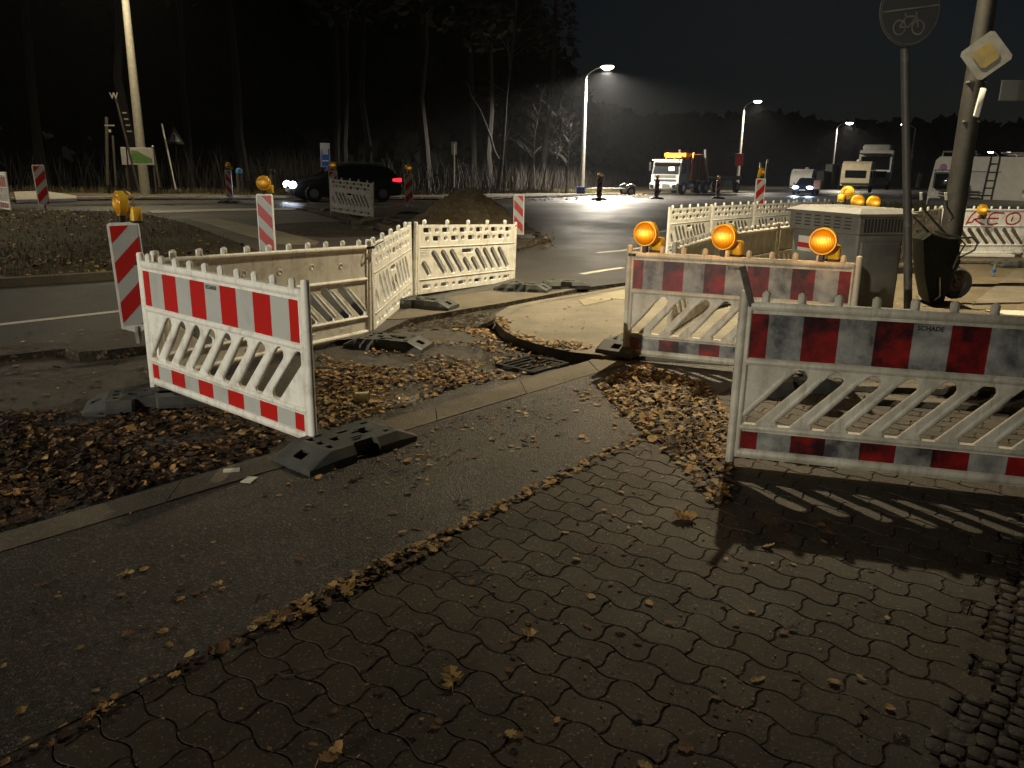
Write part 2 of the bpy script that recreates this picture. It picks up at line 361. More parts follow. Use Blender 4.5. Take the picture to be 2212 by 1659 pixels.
def blocks():
    pa,pb=.205,.142; ea=Vector((.775,-.632)); eb=Vector((.632,.775)); rnd=random.Random(4); mb=MB(); A_=.11
    def W(a,b): return ea*(a*pa)+eb*(b*pb)
    for j in range(-14,60):
        for i in range(-14,30):
            a0_=i+(.5 if j%2 else 0); c_=W(a0_+.5,j+.5)
            if not (inside(FP_,c_.x,c_.y) or inside(FP_,c_.x-.09,c_.y) or inside(FP_,c_.x+.11,c_.y-.09)) or c_.y<.9: continue
            def outl(ins):
                ga=ins/pa; gb_=ins/pb; q=[]
                for k in range(9): t=k/8; a=a0_+ga+(1-2*ga)*t; q.append((a,j+gb_+A_*math.sin(2*PI*a)))
                for k in range(1,5): t=k/5; b=gb_+(1-2*gb_)*t; q.append((a0_+1-ga+.05*math.sin(2*PI*b),j+b+A_*math.sin(2*PI*a0_)))
                for k in range(9): t=1-k/8; a=a0_+ga+(1-2*ga)*t; q.append((a,j+1-gb_+A_*math.sin(2*PI*a)))
                for k in range(1,5): t=1-k/5; b=gb_+(1-2*gb_)*t; q.append((a0_+ga+.05*math.sin(2*PI*b),j+b+A_*math.sin(2*PI*a0_)))
                return [W(*p) for p in q]
            z=rnd.gauss(0,.0011)-.0005; tx,ty=rnd.gauss(0,.008),rnd.gauss(0,.008); g_=.0014+rnd.random()*.001
            o0,o1=outl(g_),outl(g_+.0035); n=len(o0)
            f=lambda p,d:(p.x,p.y,z-d+(p.x-c_.x)*tx+(p.y-c_.y)*ty)
            mb.add([f(p,.05) for p in o0]+[f(p,.0045) for p in o0]+[f(p,.0) for p in o1],[(i_,(i_+1)%n,n+(i_+1)%n,n+i_) for i_ in range(n)]+[(n+i_,n+(i_+1)%n,2*n+(i_+1)%n,2*n+i_) for i_ in range(n)]+[tuple(range(2*n,3*n))])
    o=mb.build('footpath_paving','pavers'); o['kind']='structure'; SHEETS.append(([(p.x,p.y) for p in FP_],0,None))
blocks()
CB_=[cob1+dcb*3,cob1+dcb*3+Vector((2.5,0)),Vector((6,2.5)),Vector((6,5)),Vector((3.9,4.9)),cob0-dcb*1.0,cob0-dcb*.2]
def setts():
    rnd=random.Random(9); mb=MB(); u_=dcb; v_=Vector((u_.y,-u_.x)); 
    if v_.x<0: v_=-v_
    s0=.066
    def one(c_,w,h,rot):
        n=8; z=rnd.gauss(0,.0025)-.002; q=[]
        for lvl,(k,d) in enumerate(((1,.04),(1,.008),(.86,.001),(.5,-.002))):
            for a in range(n):
                t=2*PI*a/n+PI/8; x=math.copysign(abs(math.cos(t))**.55,math.cos(t))*w*.5*k; y=math.copysign(abs(math.sin(t))**.55,math.sin(t))*h*.5*k
                x+=J_[a][0]; y+=J_[a][1]; p=c_+u_*(x*math.cos(rot)-y*math.sin(rot))+v_*(x*math.sin(rot)+y*math.cos(rot)); q.append((p.x,p.y,z-d))
        mb.add(q,[(l*n+a,l*n+(a+1)%n,(l+1)*n+(a+1)%n,(l+1)*n+a) for l in range(3) for a in range(n)]+[tuple(range(3*n,4*n))])
    for j in range(0,34):
        t=-1.6+rnd.random()*.05
        while t<4.5:
            w=s0*(rnd.uniform(.8,1.2) if j else 1.25); J_=[(rnd.gauss(0,.0022),rnd.gauss(0,.0022)) for _ in range(8)]
            c_=cob0+u_*(t+w/2)+v_*(.045+j*s0*1.0+(.02*math.sin(t*3)+rnd.gauss(0,.005) if j else 0))
            if c_.y>.8 and (j==0 or inside(CB_,c_.x,c_.y)): one(c_,w-.007,s0*(1.0 if j==0 else rnd.uniform(.88,1.06)),rnd.gauss(0,.09 if j else .02))
            t+=w
    o=mb.build('sett_paving','cobble',None,True); o['kind']='structure'
setts()
sheet('stone_sett_strip',[cob1+dcb*3,cob1+dcb*3+Vector((4,0)),Vector((9,2.5)),Vector((7,6)),Vector((3.9,4.9)),cob0-dcb*1.0,cob0-dcb*.2],-.013,['jointsand','kerb'],res=.7)
# flush kerb stones
k=0; t_=0.0; Lk=(cE-cS).length
mb=MB()
while t_<Lk-.1:
    e=min(t_+.98,Lk); f0,f1=t_/Lk,e/Lk
    q=[bS.lerp(bE,f0),bS.lerp(bE,f1),cS.lerp(cE,f1),cS.lerp(cE,f0)]; z=.008+.003*math.sin(k*3.1)
    mb.add([(p.x,p.y,z) for p in q]+[(p.x,p.y,-.3) for p in q],[(0,1,2,3),(0,4,5,1),(1,5,6,2),(2,6,7,3),(3,7,4,0)][:]); t_=e+.008; k+=1
o=mb.build('kerb','kerb'); o['kind']='structure'; SHEETS.append(([bS,bE,cE,cS],.004,None))
# gutter / dug up strip between kerb and broken road edge
road_edge=pp([(-600,860),(0,765),(330,748),(560,742),(700,738),(800,728),(882,690),(960,676),(1071,658),(1180,638),(1262,621)])
fg=lambda x,y:.018*noise.noise(Vector((x*1.7,y*1.7,0)))+.008*noise.noise(Vector((x*6,y*6,3)))
bank=pp([(1310,800),(1330,730),(1500,640),(1300,600)])
sheet('dug_up_gutter',[cS,cE,Vector((2.3,9.5)),Vector((2.6,13.5)),Vector((1,13.5))]+[p.xy for p in road_edge[::-1]],-.055,['gutter','soil'],res=.16,fn=lambda x,y:fg(x,y)-.14*math.exp(-(((x+.1)*.8)**2+((y-9.35)/.28)**2)),bsub=.3)
# main road sheet
far=pp([(-500,452),(0,436),(300,432),(640,431),(1000,433),(1250,424),(1400,419),(1600,417)])+[Vector((34,110,0)),Vector((60,170,0))]
sheet('road',[p.xy for p in road_edge]+[Vector((2.6,13.6)),Vector((4.5,15.0)),Vector((8,20)),Vector((14,25)),Vector((60,60)),Vector((110,170))]+[p.xy for p in far[::-1]]+[Vector((-30,30)),Vector((-22,14))],0,['road','soil'],res=1.6,jag=.0,skirt=.2,bsub=1.0)
# concrete strip beside the broken edge
e=[(880,688),(960,675),(1071,657),(1180,637),(1260,620)]
sheet('concrete_strip',[p.xy for p in pp(e,.006)]+[p.xy for p in pp([(1230,608),(1100,622),(1000,636),(900,658),(830,690)],.006)],.006,['kerb','soil'],skirt=.12,res=.3,jag=.012)
# pavement slab with curved kerb
isl=pp([(1300,768),(1236,762),(1180,750),(1125,734),(1090,716),(1070,695),(1072,678),(1100,662),(1170,648),(1260,634),(1350,619)],.045)
isl_poly=[p.xy for p in isl]+[Vector((2.2,11.6)),Vector((3.6,11.2)),Vector((4.0,9.0)),Vector((3.0,6.9)),Vector((1.25,7.25))]
sheet('pavement_slab',isl_poly,.045,['slab','kerb'],skirt=.2,res=.4,bsub=.25)
kw=[]; 
for i in range(1,10):
    a=isl[i].xy; b_=isl[i+1].xy; kw.append(a)
cen=Vector((1.6,9.2))
mb=MB()
for i in range(0,10):
    a=isl[i].xy; b_=isl[i+1].xy; n1=(cen-a).normalized()*.17; n2=(cen-b_).normalized()*.17
    e_=(b_-a)*.004
    z=.0515
    q=[a+e_,b_-e_,b_+n2-e_,a+n1+e_]; mb.add([(p.x,p.y,z+g(p.x,p.y)) for p in q]+[(p.x,p.y,-.2) for p in q[:2]],[(0,1,2,3),(0,4,5,1)])
    
o=mb.build('pavement_kerb','slab'); o['kind']='structure'
# tactile bright strip on slab
sheet('tactile_paving',[p.xy for p in pp([(1250,648),(1345,626),(1400,640),(1400,655),(1330,645),(1262,660)],.05)],.051,'tactile',skirt=0,res=.3)
# sandy yard on the right
sheet('sandy_yard',[Vector((3.0,6.9)),Vector((4.0,9.0)),Vector((3.6,11.2)),Vector((2.2,11.6)),Vector((2.6,13.6)),Vector((4.5,15.0)),Vector((8,20)),Vector((14,25)),Vector((30,30)),Vector((30,8)),Vector((9,6.2)),Vector((7,6)),Vector((3.9,4.9)),Vector((3.2,6.6))],-.012,['sand','soil'],res=.5,fn=lambda x,y:.015*noise.noise(Vector((x,y,7))))
sheet('concrete_pad',[p.xy for p in pp([(2100,655),(2330,650),(2500,590),(2190,585)],.01)],.01,['kerb','kerb'],skirt=.05,res=.6)
sheet('concrete_apron',[Vector((6.4,9.4)),Vector((9.5,9.0)),Vector((9.5,10.2)),Vector((6.2,10.4))],.012,['whitekerb','kerb'],skirt=.05,res=.6)
# traffic island left
isle=pp([(-500,640),(0,607),(240,592),(420,580),(560,560),(563,543),(466,506),(280,458),(0,452),(-400,452)],.09)
sheet('island_verge',[p.xy for p in isle],.09,['verge','kerb'],res=.5,skirt=.3,fn=lambda x,y:.03*noise.noise(Vector((x*.8,y*.8,2))))
ik=pp([(-500,640),(0,607),(240,592),(420,580),(560,560)],.09)
mb=MB()
for p,q in zip(ik,ik[1:]):
    n_=Vector((-(q-p).y,(q-p).x,0)).normalized()*.14
    K=max(1,int((q-p).length/1.0))
    for i in range(K):
        a=p.lerp(q,i/K+.004); b_=p.lerp(q,(i+1)/K-.004); zz=.03
        mb.add([(a.x,a.y,a.z+zz),(b_.x,b_.y,b_.z+zz),(b_.x+n_.x,b_.y+n_.y,b_.z+zz),(a.x+n_.x,a.y+n_.y,a.z+zz),(a.x-n_.x*.02,a.y-n_.y*.02,a.z-.3),(b_.x-n_.x*.02,b_.y-n_.y*.02,b_.z-.3)],[(0,1,2,3),(4,5,1,0)])
o=mb.build('island_kerb','kerb'); o['kind']='structure'
# crossing strip
cr=pp([(300,459),(640,452),(730,450),(760,470),(850,500),(900,560),(780,590),(570,560),(563,543),(466,506)],.03)
sheet('crossing_path',[p.xy for p in cr],.03,['crossing','kerb'],res=.6,skirt=.1)
sheet('tactile_path',[p.xy for p in pp([(412,474),(470,472),(600,498),(690,522),(680,530),(600,528),(500,500)],.036)],.036,'tactile',skirt=0,res=.6)
sheet('crossing_kerb',[p.xy for p in pp([(320,455),(620,449),(640,453),(330,460)],.05)],.05,'whitekerb',skirt=.06,res=.6)
# raised kerb hump near left
hp=pp([(140,752),(175,722),(250,712),(330,705),(420,700),(420,738),(330,745),(230,756),(170,760)],.035)
sheet('raised_kerb',[p.xy for p in hp],.035,['gutter','soil'],res=.25,skirt=.2,jag=.01)
sheet('low_kerb',[p.xy for p in pp([(-400,800),(0,748),(140,735),(150,752),(0,768),(-400,822)],.02)],.02,['gutter','soil'],res=.4,skirt=.12)
# road markings
def line(pxs,w,name='road_marking'):
    pts=[P(a,b,.004).xy for a,b in pxs]; d=(pts[-1]-pts[0]).normalized(); n_=Vector((-d.y,d.x))*w/2
    return sheet(name,[p-n_ for p in pts]+[p+n_ for p in pts[::-1]],.005,'line',skirt=0,res=.5)
line([(-300,742),(0,701),(330,664)],.13)
line([(1290,546),(1345,541),(1400,533)],.13); line([(1255,592),(1310,583),(1345,578)],.14); line([(1180,612),(1290,596)],.14)
line([(1420,502),(1470,492),(1540,482)],.12)
# bright worn wheel tracks and far kerb/pavement
sheet('worn_lane',[p.xy for p in pp([(100,446),(640,441),(900,443),(1400,427),(1640,422),(1640,419),(1400,422),(900,437),(640,436),(100,440)],.004)],.004,'roadtracks',skirt=0,res=1.5)
fk=[P(0,435),P(300,431),P(620,430)]
mb=MB()
def kerbline(pts,mb,w=.3,h=.12,seg=1.0):
    for p,q in zip(pts,pts[1:]):
        n_=Vector((-(q-p).y,(q-p).x,0)).normalized()*w; K=max(1,int((q-p).length/seg))
        for i in range(K):
            a=p.lerp(q,i/K+.005); b_=p.lerp(q,(i+1)/K-.005); za=g(a.x,a.y)+h; zb=g(b_.x,b_.y)+h
            mb.add([(a.x,a.y,za),(b_.x,b_.y,zb),(b_.x+n_.x,b_.y+n_.y,zb),(a.x+n_.x,a.y+n_.y,za),(a.x,a.y,za-.3),(b_.x,b_.y,zb-.3)],[(0,1,2,3),(4,5,1,0)])
kerbline(fk,mb); o=mb.build('far_kerb','whitekerb'); o['kind']='structure'
mb=MB(); kerbline([P(620,430),P(1000,432),P(1250,423),P(1400,418),P(1600,416)],mb,.2,.1); o=mb.build('far_verge_kerb','kerb'); o['kind']='structure'
fv=[p.xy for p in far]
sheet('sandy_verge',fv+[Vector((40,170)),Vector((10,120)),Vector((0,90)),Vector((-8,60)),Vector((-30,46)),Vector((-80,40)),Vector((-80,30))],.06,['farsand','soil'],res=2.0,skirt=.2,fn=lambda x,y:.06*noise.noise(Vector((x*.3,y*.3,4))))
sheet('pale_pavement',[p.xy for p in pp([(35,434),(30,416),(80,414),(165,425),(166,431)],.09)],.13,'whitekerb',res=1,skirt=.1)
# grass strip beyond the right-hand fence line
sheet('road_verge',[Vector((9.5,30)),Vector((16,38)),Vector((40,62)),Vector((90,90)),Vector((60,45)),Vector((26,28)),Vector((12,26))],.03,['verge','soil'],res=1.5,skirt=.1)
# ------------------------------------------------------------------ barriers
def slot(x0,z0,x1,z1,w,n=5):
    a=Vector((x0,z0)); b=Vector((x1,z1)); d=(b-a).normalized(); r_=w/2; out=[]
    base=math.atan2(d.y,d.x)
    for c_,st in((b,base-PI/2),(a,base+PI/2)):
        for i in range(n+1): t=st+PI*i/n; out.append((c_.x+r_*math.cos(t),c_.y+r_*math.sin(t)))
    return out
def rrect(x,z,w,h,r_=.012,sk=0):
    out=[]
    for cx,cz,st in((x+w/2-r_,z+h/2-r_,0),(x-w/2+r_,z+h/2-r_,90),(x-w/2+r_,z-h/2+r_,180),(x+w/2-r_,z-h/2+r_,270)):
        for i in range(3): t=R(st+45*i); out.append((cx+r_*math.cos(t)+sk*(cz-z),cz+r_*math.sin(t)))
    return out
def circ(x,z,r_,n=12): return [(x+r_*math.cos(2*PI*i/n),z+r_*math.sin(2*PI*i/n)) for i in range(n)]
def pegs(mb,xs,y=0,z0=.93,h=.085,w=.046):
    for x in xs:
        mb.box((x,y,z0+h/2),(w,w*.9,h),0,.014)
def barrier_striped(name,mats,label,loc,rz,group,front=True,sy=1.0,letter=True,posts=('l','r')):
    """2 m x 1 m moulded barrier, origin at left foot, +x along, front faces -y"""
    rt_=empty(name,loc,rz,label,'barrier',group); pl,rd,gy=mats
    W=2.0; mb=MB()
    holes=[]
    for i in range(-1,10):
        xb=.06+.195*i; xt=xb+.27; z0,z1=.245,.525
        if i==-1:
            holes.append(slot(.075,.42,.17,.525,.07)) if False else None; continue
        if xt>W-.1: xt2=W-.12; holes.append(slot(xb+.02,z0,xb+.12,z0+.11,.075)) if i==8 else None; continue
        holes.append(slot(xb+.03,z0,xt+.02,z1,.085))
    holes=[h for h in holes if h]
    T=Matrix.Translation((0,-.014,0))@XZ
    mb.plate([(.02,.005),(W-.02,.005),(W-.02,.95),(.02,.95)],holes,T,.028,0,.006)
    for zz,hh in((.035,.05),(.2,.035),(.6,.04),(.93,.05)):
        mb.box((W/2,0,zz),(W-.05,.06,hh),0,.012)
    # bulging slats between slots
    for i in range(0,8):
        xb=.06+.195*i-.0675+.03; mb.tube([(xb-.01,0,.225),(xb+.03,0,.272),(xb+.13,0,.388),(xb+.225,0,.5),(xb+.262,0,.545)],[.011,.021,.024,.021,.011],10)
    pegs(mb,[.12+.195*i for i in range(10)])
    # rear stiffening rim
    for x in(.04,W-.04): mb.box((x,0,.48),(.03,.05,.93),0,.01)
    for i in range(5):  # small dimples moulded into the rear
        mb.lathe([(.03,0),(.022,.004),(.014,-.004),(0,-.006)],(.35+.33*i,.0142,.76+.02*(i%2)),'Y',10); mb.lathe([(.02,0),(.014,.004),(0,-.004)],(.35+.33*i,.0142,.11),'Y',10)
    mb.build('panel',pl,rt_,True)
    for k,x in(('l',0),('r',W)):
        if k in posts:
            p=MB(); p.cyl((x,0,-.06),(x,0,1.0),.027,.027,14); p.lathe([(.027,1.0),(.024,1.012),(0,1.016)],(x,0,0),'Z',14); p.build('post',pl,rt_,True)
    for (za,zb) in((.625,.885),(.065,.172)):
        q=MB(); x=.05; bounds=[.05]
        u=(W-.1)/10
        for k in range(10): bounds.append(.05+u*(.5+k))
        bounds.append(W-.05)
        for k in range(11):
            xa,xb=bounds[k],bounds[k+1]; s_=0 if k%2==0 else 1
            q.box(((xa+xb)/2,-.0175,(za+zb)/2),(xb-xa-.0004,.004,zb-za),s_)
        q.build('reflective_sheet',[rd,gy],rt_)
    if letter:
        lettering('SCHADE',.035,Matrix.Translation((.05+u*4.95,-.0215,.848))@XZ,'ink',rt_,bold=.0012)
    return rt_
def barrier_holed(name,pl,label,loc,rz,group):
    rt_=empty(name,loc,rz,label,'barrier',group); W=2.0; mb=MB(); holes=[]
    for k in range(6):
        x=.17+.325*k; holes.append(rrect(x,.875,.12,.066,.012,-.1)); holes.append(circ(x+.165,.875,.03)) if x+.165<W-.06 else None
        holes.append(rrect(x+.165,.76,.12,.066,.012,-.1)) if x+.165<W-.1 else None; holes.append(circ(x,.76,.03))
        holes.append(rrect(x,.1,.13,.05,.012)); holes.append(circ(x+.165,.1,.026)) if x+.165<W-.06 else None
    for i in range(11):
        xt=.12+.165*i; xb=xt+.2; z0,z1=.28,.56
        if i==4 or i==5:
            if xb<W: holes.append(slot(xt+.085,.435,xb-.0,z0,.072))
            continue
        if i in(0,): holes.append(slot(.12,.42,.21,z0,.072)); continue
        if xb>W-.06: continue
        holes.append(slot(xt,z1,xb,z0,.072))
    holes.append(rrect(.92,.565,.22,.055,.02))
    mb.plate([(.02,.005),(W-.02,.005),(W-.02,.95),(.02,.95)],holes,Matrix.Translation((0,-.022,0))@XZ,.044,0,.006)
    for zz in(.2,.645): mb.box((W/2,-.0245,zz),(W-.1,.008,.02),0,.003); mb.box((W/2,.0245,zz),(W-.1,.008,.02),0,.003)
    for q in range(5): mb.box((.13,-.0235,.61-.022*q),(.14,.004,.008),0)
    pegs(mb,[.14+.4*i for i in range(5)],0,.93,.09,.05)
    mb.build('panel',pl,rt_,True)
    for x in(0,W):
        p=MB(); p.cyl((x,0,-.06),(x,0,.99),.024,.024,12); p.build('post',pl,rt_,True)
    return rt_
def place2(a,b): # a,b Vectors of left/right foot -> loc, rz
    d=(b-a); return a,math.atan2(d.y,d.x),Vector((d.x,d.y)).length
WHITE=('plastic','red','grey'); WORN=('plastic_dirty','red_d','grey_d')
BG='site barriers set out in lines'
def between(fn,name,pl,label,a,b,group=BG,**k):
    loc,rz,l_=place2(a,b); o=fn(name,pl,label,loc,rz,group,**k); o.scale=(l_/2.0,1,1)
    tl=math.atan2(b.z-a.z,l_); o.rotation_euler=(0,-tl,rz); return o
A_l=VT(308,545,825,1.0,332); A_r=VT(663,607,955,1.0,677)
B_r=VT(790,520,722,1.0,797); C_r=VT(888,478,638,1.0); D_r=VT(1113,478,607,1.0,1109)
for v in(A_l,A_r): v.z=.06
B_l=A_l+Vector((.03,.1,0))
between(barrier_striped,'striped_barrier',WHITE,'clean red and white striped barrier nearest on the left, ending on a black base plate',A_l,A_r)
between(barrier_striped,'striped_barrier',WHITE,'barrier turned to show its plain shaded back, behind the near left striped barrier',B_r,B_l,letter=False)
between(barrier_holed,'pierced_barrier','plastic','narrow-looking foreshortened white pierced barrier at the corner left of the curved kerb',B_r+Vector((.03,0.06,0)),C_r)
between(barrier_holed,'pierced_barrier','plastic','white pierced barrier facing the camera in front of the soil mound',C_r+Vector((.05,.03,0)),D_r)
F_l=VT(1358,530,760,1.0,1350); F_l.z=.03
F_r=PD(1858,565,6.5); F_r.z=.06
F_l=P(1350,765,.05); print('F_l',F_l,'F_r',F_r)
between(barrier_striped,'striped_barrier',WORN,'grimy red and white striped barrier carrying three lit amber lamps',F_l,F_r)
G_l=P(1577,985,.05); G_r=G_l+(P(2212,1052,.05)-G_l).normalized()*2.0; print('G',G_l,G_r)
between(barrier_striped,'striped_barrier',WORN,'soot-stained striped barrier nearest on the right, cut by the frame edge',G_l,G_r)
hp_=[Vector((3.1,16.5,0)),Vector((4.35,18.1,0)),Vector((5.72,19.6,0)),Vector((7.15,21.0,0)),Vector((8.6,22.4,0))]
hz=[.0,0,0,-.02,-.02]
HL=['leftmost white pierced barrier of the bright row behind the amber lamps','second white pierced barrier of the bright row behind the amber lamps','third white pierced barrier of the bright row, by the beacon with an amber lamp','farthest white barrier of the bright row, mostly hidden by the grey cabinet']
for i in range(4):
    a=hp_[i].copy(); b=hp_[i+1].copy(); a.z=b.z=-.0
    between(barrier_holed,'pierced_barrier','plastic',HL[i],a+Vector((.03,.03,0)),b)
I=[Vector((1.62,8.25,.0)),Vector((2.48,10.0,.0)),Vector((3.75,11.6,.0)),Vector((5.0,13.1,.0))]
IL=['shaded back of a white barrier running away behind the left amber lamp','shaded back of a white barrier between the middle amber lamp and the cabinet','shaded back of a white barrier half hidden behind the cabinet']
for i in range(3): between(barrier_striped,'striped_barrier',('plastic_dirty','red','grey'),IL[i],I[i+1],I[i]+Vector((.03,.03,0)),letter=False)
E_l=PD(715,452,24.6); E_r=PD(806,453,23.2)
E_l.z=g(E_l.x,E_l.y)+.12; E_r.z=g(E_r.x,E_r.y)+.12
between(barrier_holed,'pierced_barrier','plastic','small white pierced barrier far off beside the passing car',E_l,E_r)
L_l=Vector((-14.2,22.5,0)); L_r=PD(16,400,22.0); L_l.z=L_r.z=g(-12,22)+.1
between(barrier_striped,'striped_barrier',('plastic','red','grey'),'barrier at the left edge of the picture, only its end showing',L_l,L_r,letter=False)
K_l=PD(2018,555,17.2); K_r=PD(2209,562,17.4); K_l.z=K_r.z=.06
kb=between(barrier_striped,'striped_barrier',('plastic','red','grey'),'white barrier with red spray-painted graffiti behind the wheelbarrow',K_r,K_l,letter=False)
K2=K_r+Vector((2.0,.3,0)); between(barrier_striped,'striped_barrier',('plastic','red','grey'),'barrier at the right edge of the picture beyond the graffiti one',K2,K_r+Vector((.06,.01,0)),letter=False)
J_l=Vector((7.2,15.2,.04)); between(barrier_holed,'pierced_barrier','plastic_dirty','dim barrier between the cabinet and the upended wheelbarrow',J_l,K_l+Vector((-.06,-.05,0)))
# graffiti strokes on the back of K (local coords of kb; rear = +y, x runs right to left)
def strokes(name,paths,parent,m,r_=.014,y=.018,flip=True):
    mb=MB()
    for pth in paths:
        pts=[]
        for i,(x,z) in enumerate(pth): pts.append(Vector((x,z)))
        fine=[]
        for i in range(len(pts)-1):
            p0=pts[max(i-1,0)];p1=pts[i];p2=pts[i+1];p3=pts[min(i+2,len(pts)-1)]
            for k in range(5):
                t=k/5; fine.append(.5*((2*p1)+(p2-p0)*t+(2*p0-5*p1+4*p2-p3)*t*t+(3*p1-p0-3*p2+p3)*t**3))
        fine.append(pts[-1])
        for i,p in enumerate(fine):
            d=(fine[min(i+1,len(fine)-1)]-fine[max(i-1,0)]).normalized(); n_=Vector((-d.y,d.x))*r_
            mb.v+=[(p.x+n_.x,y,p.y+n_.y),(p.x-n_.x,y,p.y-n_.y)]
            if i: k=len(mb.v)-4; mb.f.append((k,k+1,k+3,k+2)); mb.m.append(0)
    return mb.build(name,m,parent)
def kx(u): return 2.0-(u*1.04-.065)*2.0     # u: 0 left .. 1 right as seen
gp=[[(.34,.62),(.38,.8),(.43,.9),(.5,.9),(.54,.83),(.5,.77),(.42,.74)],[(.42,.74),(.47,.68),(.54,.62)],[(.34,.66),(.4,.68),(.42,.75)],
    [(.66,.88),(.6,.86),(.57,.76),(.57,.66),(.6,.63),(.68,.66)],[(.57,.76),(.68,.76)],[(.62,.88),(.73,.87)],
    [(.84,.88),(.78,.84),(.76,.75),(.78,.66),(.84,.64),(.9,.7),(.91,.8),(.88,.87),(.84,.88)],[(.83,.8),(.82,.7)],[(.44,.58),(.5,.61),(.56,.57),(.66,.6),(.76,.6),(.86,.58)],[(.03,.82),(.05,.82),(.045,.74)],[(.97,.78),(.99,.77)]]
strokes('graffiti_marking',[[(kx(u),z) for u,z in p] for p in gp],kb,'graff',.016,.0175)
# straps at barrier joints
def strap(loc,label,col='black',s_=.045,tail=None):
    mb=MB(); n=14
    mb.lathe([(s_,-.012),(s_+.004,-.012),(s_+.004,.012),(s_,.012),(s_,-.012)],(0,0,0),'Z',n)
    if tail: mb.tube([(s_*.7,0,0),(s_*.7+tail[0]*.5,tail[1]*.5,tail[2]*.6),(s_*.7+tail[0],tail[1],tail[2])],.006,5)
    o=mb.build('joint_strap',col); o.location=loc; return tag(o,label,'strap','straps tying the barriers together')
strap(A_l+Vector((.01,.05,.93)),'dark strap tying the far left corner of the near striped barrier',s_=.07)
strap(B_r+Vector((.03,.02,.93)),'black strap tying the plain-backed barrier to the foreshortened pierced one',s_=.055,tail=(.1,.1,.06))
strap(D_r+Vector((0,.02,.93)),'black strap on the right end of the pierced barrier before the soil mound',s_=.035,tail=(.02,.02,-.08))
strap(F_l+Vector((.03,0,.93)),'dark strap at the left end of the barrier with three amber lamps',s_=.05)
# loose board tied to near right barrier post
mb=MB(); mb.box((0,0,.11),(.035,.02,.24),0,.003,ry=-.32); o=mb.build('wedge_board','wood'); o.location=G_l+Vector((.0,-.03,.93)); tag(o,'short dark wooden stick wedged at the post of the near right barrier','stick')
# ------------------------------------------------------------------ base plates
def base_plate(label,loc,rz,scale=1.0):
    rt_=empty('base_plate',loc,rz,label,'base plate','black recycled plastic base plates'); Lx,Ly,Hh=.84,.4,.11; mb=MB()
    cx=.26
    out=[(-cx,-Ly/2+.03),(-.09,-Ly/2+.03),(-.07,-Ly/2+.055),(.07,-Ly/2+.055),(.09,-Ly/2+.03),(cx,-Ly/2+.03),(cx,Ly/2-.03),(.09,Ly/2-.03),(.07,Ly/2-.055),(-.07,Ly/2-.055),(-.09,Ly/2-.03),(-cx,Ly/2-.03)]
    holes=[rrect(-.2,0,.05,.05,.006),rrect(-.2,.09,.05,.05,.006),rrect(-.2,-.09,.05,.05,.006),rrect(-.09,.0,.07,.06,.006),rrect(.02,.07,.09,.035,.006),rrect(.02,-.07,.09,.035,.006),rrect(.13,0,.1,.1,.008),rrect(.22,.11,.05,.03,.005),rrect(.22,-.11,.05,.03,.005)]
    mb.plate(out,holes,Matrix.Translation((0,0,Hh)),Hh-.02,0,.004)
    # side skirts (sloping)
    w0,w1=Ly/2-.03,Ly/2
    for sgn in(-1,1):
        for xa,xb in((-cx,-.09),(.09,cx)):
            mb.add([(xa,sgn*w0,Hh),(xb,sgn*w0,Hh),(xb,sgn*w1,.055),(xa,sgn*w1,.055),(xb,sgn*w1,0),(xa,sgn*w1,0)],[(0,1,2,3),(3,2,4,5)] if sgn<0 else [(3,2,1,0),(5,4,2,3)])
        mb.add([(-.09,sgn*w1,0),(-.09,sgn*w1,.055),(-.09,sgn*w0,Hh),(-.09,sgn*(w0-.03),0)],[(0,1,2,3)]); mb.add([(.09,sgn*w1,0),(.09,sgn*w1,.055),(.09,sgn*w0,Hh),(.09,sgn*(w0-.03),0)],[(0,1,2,3)])
    # wedge ends
    for sgn in(-1,1):
        ln=Lx/2-cx; ang=math.atan2(Hh-.045,ln); sl=math.hypot(ln,Hh-.045)
        T=Matrix.Translation((sgn*cx,0,Hh))@Matrix.Rotation(0 if sgn>0 else PI,4,'Z')@Matrix.Rotation(ang,4,'Y')
        mb.plate([(0,-w0),(sl,-w0+.02),(sl,w0-.02),(0,w0)],[rrect(sl*.52,0,.075,.085,.008)],T,.03,0,.003)
        X=sgn*Lx/2
        a=[(sgn*cx,-w0,Hh),(X,-w0+.02,.045),(X,-w1+.02,.035),(sgn*cx,-w1,.055)]; mb.add(a,[(0,1,2,3)])
        a=[(sgn*cx,w0,Hh),(X,w0-.02,.045),(X,w1-.02,.035),(sgn*cx,w1,.055)]; mb.add(a,[(0,1,2,3)])
        b=[(sgn*cx,-w1,.055),(X,-w1+.02,.035),(X,w1-.02,.035),(sgn*cx,w1,.055)]; lo=[(p[0],p[1],0) for p in b]
        mb.add(b+lo,[(0,1,5,4),(1,2,6,5),(2,3,7,6)]); mb.add([(X,-w0+.02,.045),(X,w0-.02,.045),(X,w1-.02,.035),(X,-w1+.02,.035)],[(0,1,2,3)])
    mb.box((0,0,.012),(Lx-.06,Ly-.06,.02)); 
    for x,y in((-.14,.11),(.06,.0),(-.02,-.11)): mb.box((x,y,Hh+.006),(.06,.012,.012),0,.003)
    mb.build('plate','rubber',rt_,False); return rt_
pa=P(640,985).xy; pb=P(895,925).xy; 
ab=Vector((*A_r.xy,0)); ang=math.atan2((P(905,930)-P(660,1010)).y,(P(905,930)-P(660,1010)).x)
bp=base_plate('black base plate at the near end of the left striped barrier, nearest in the picture',P(752,975,0.0),ang)
def bplate(px,py,deg,label,off=0.0,z=None):
    p=P(px,py,off); 
    if z is not None: p.z=z
    else: p.z=topz(p.x,p.y)
    return dup(bp,p,R(deg),label)
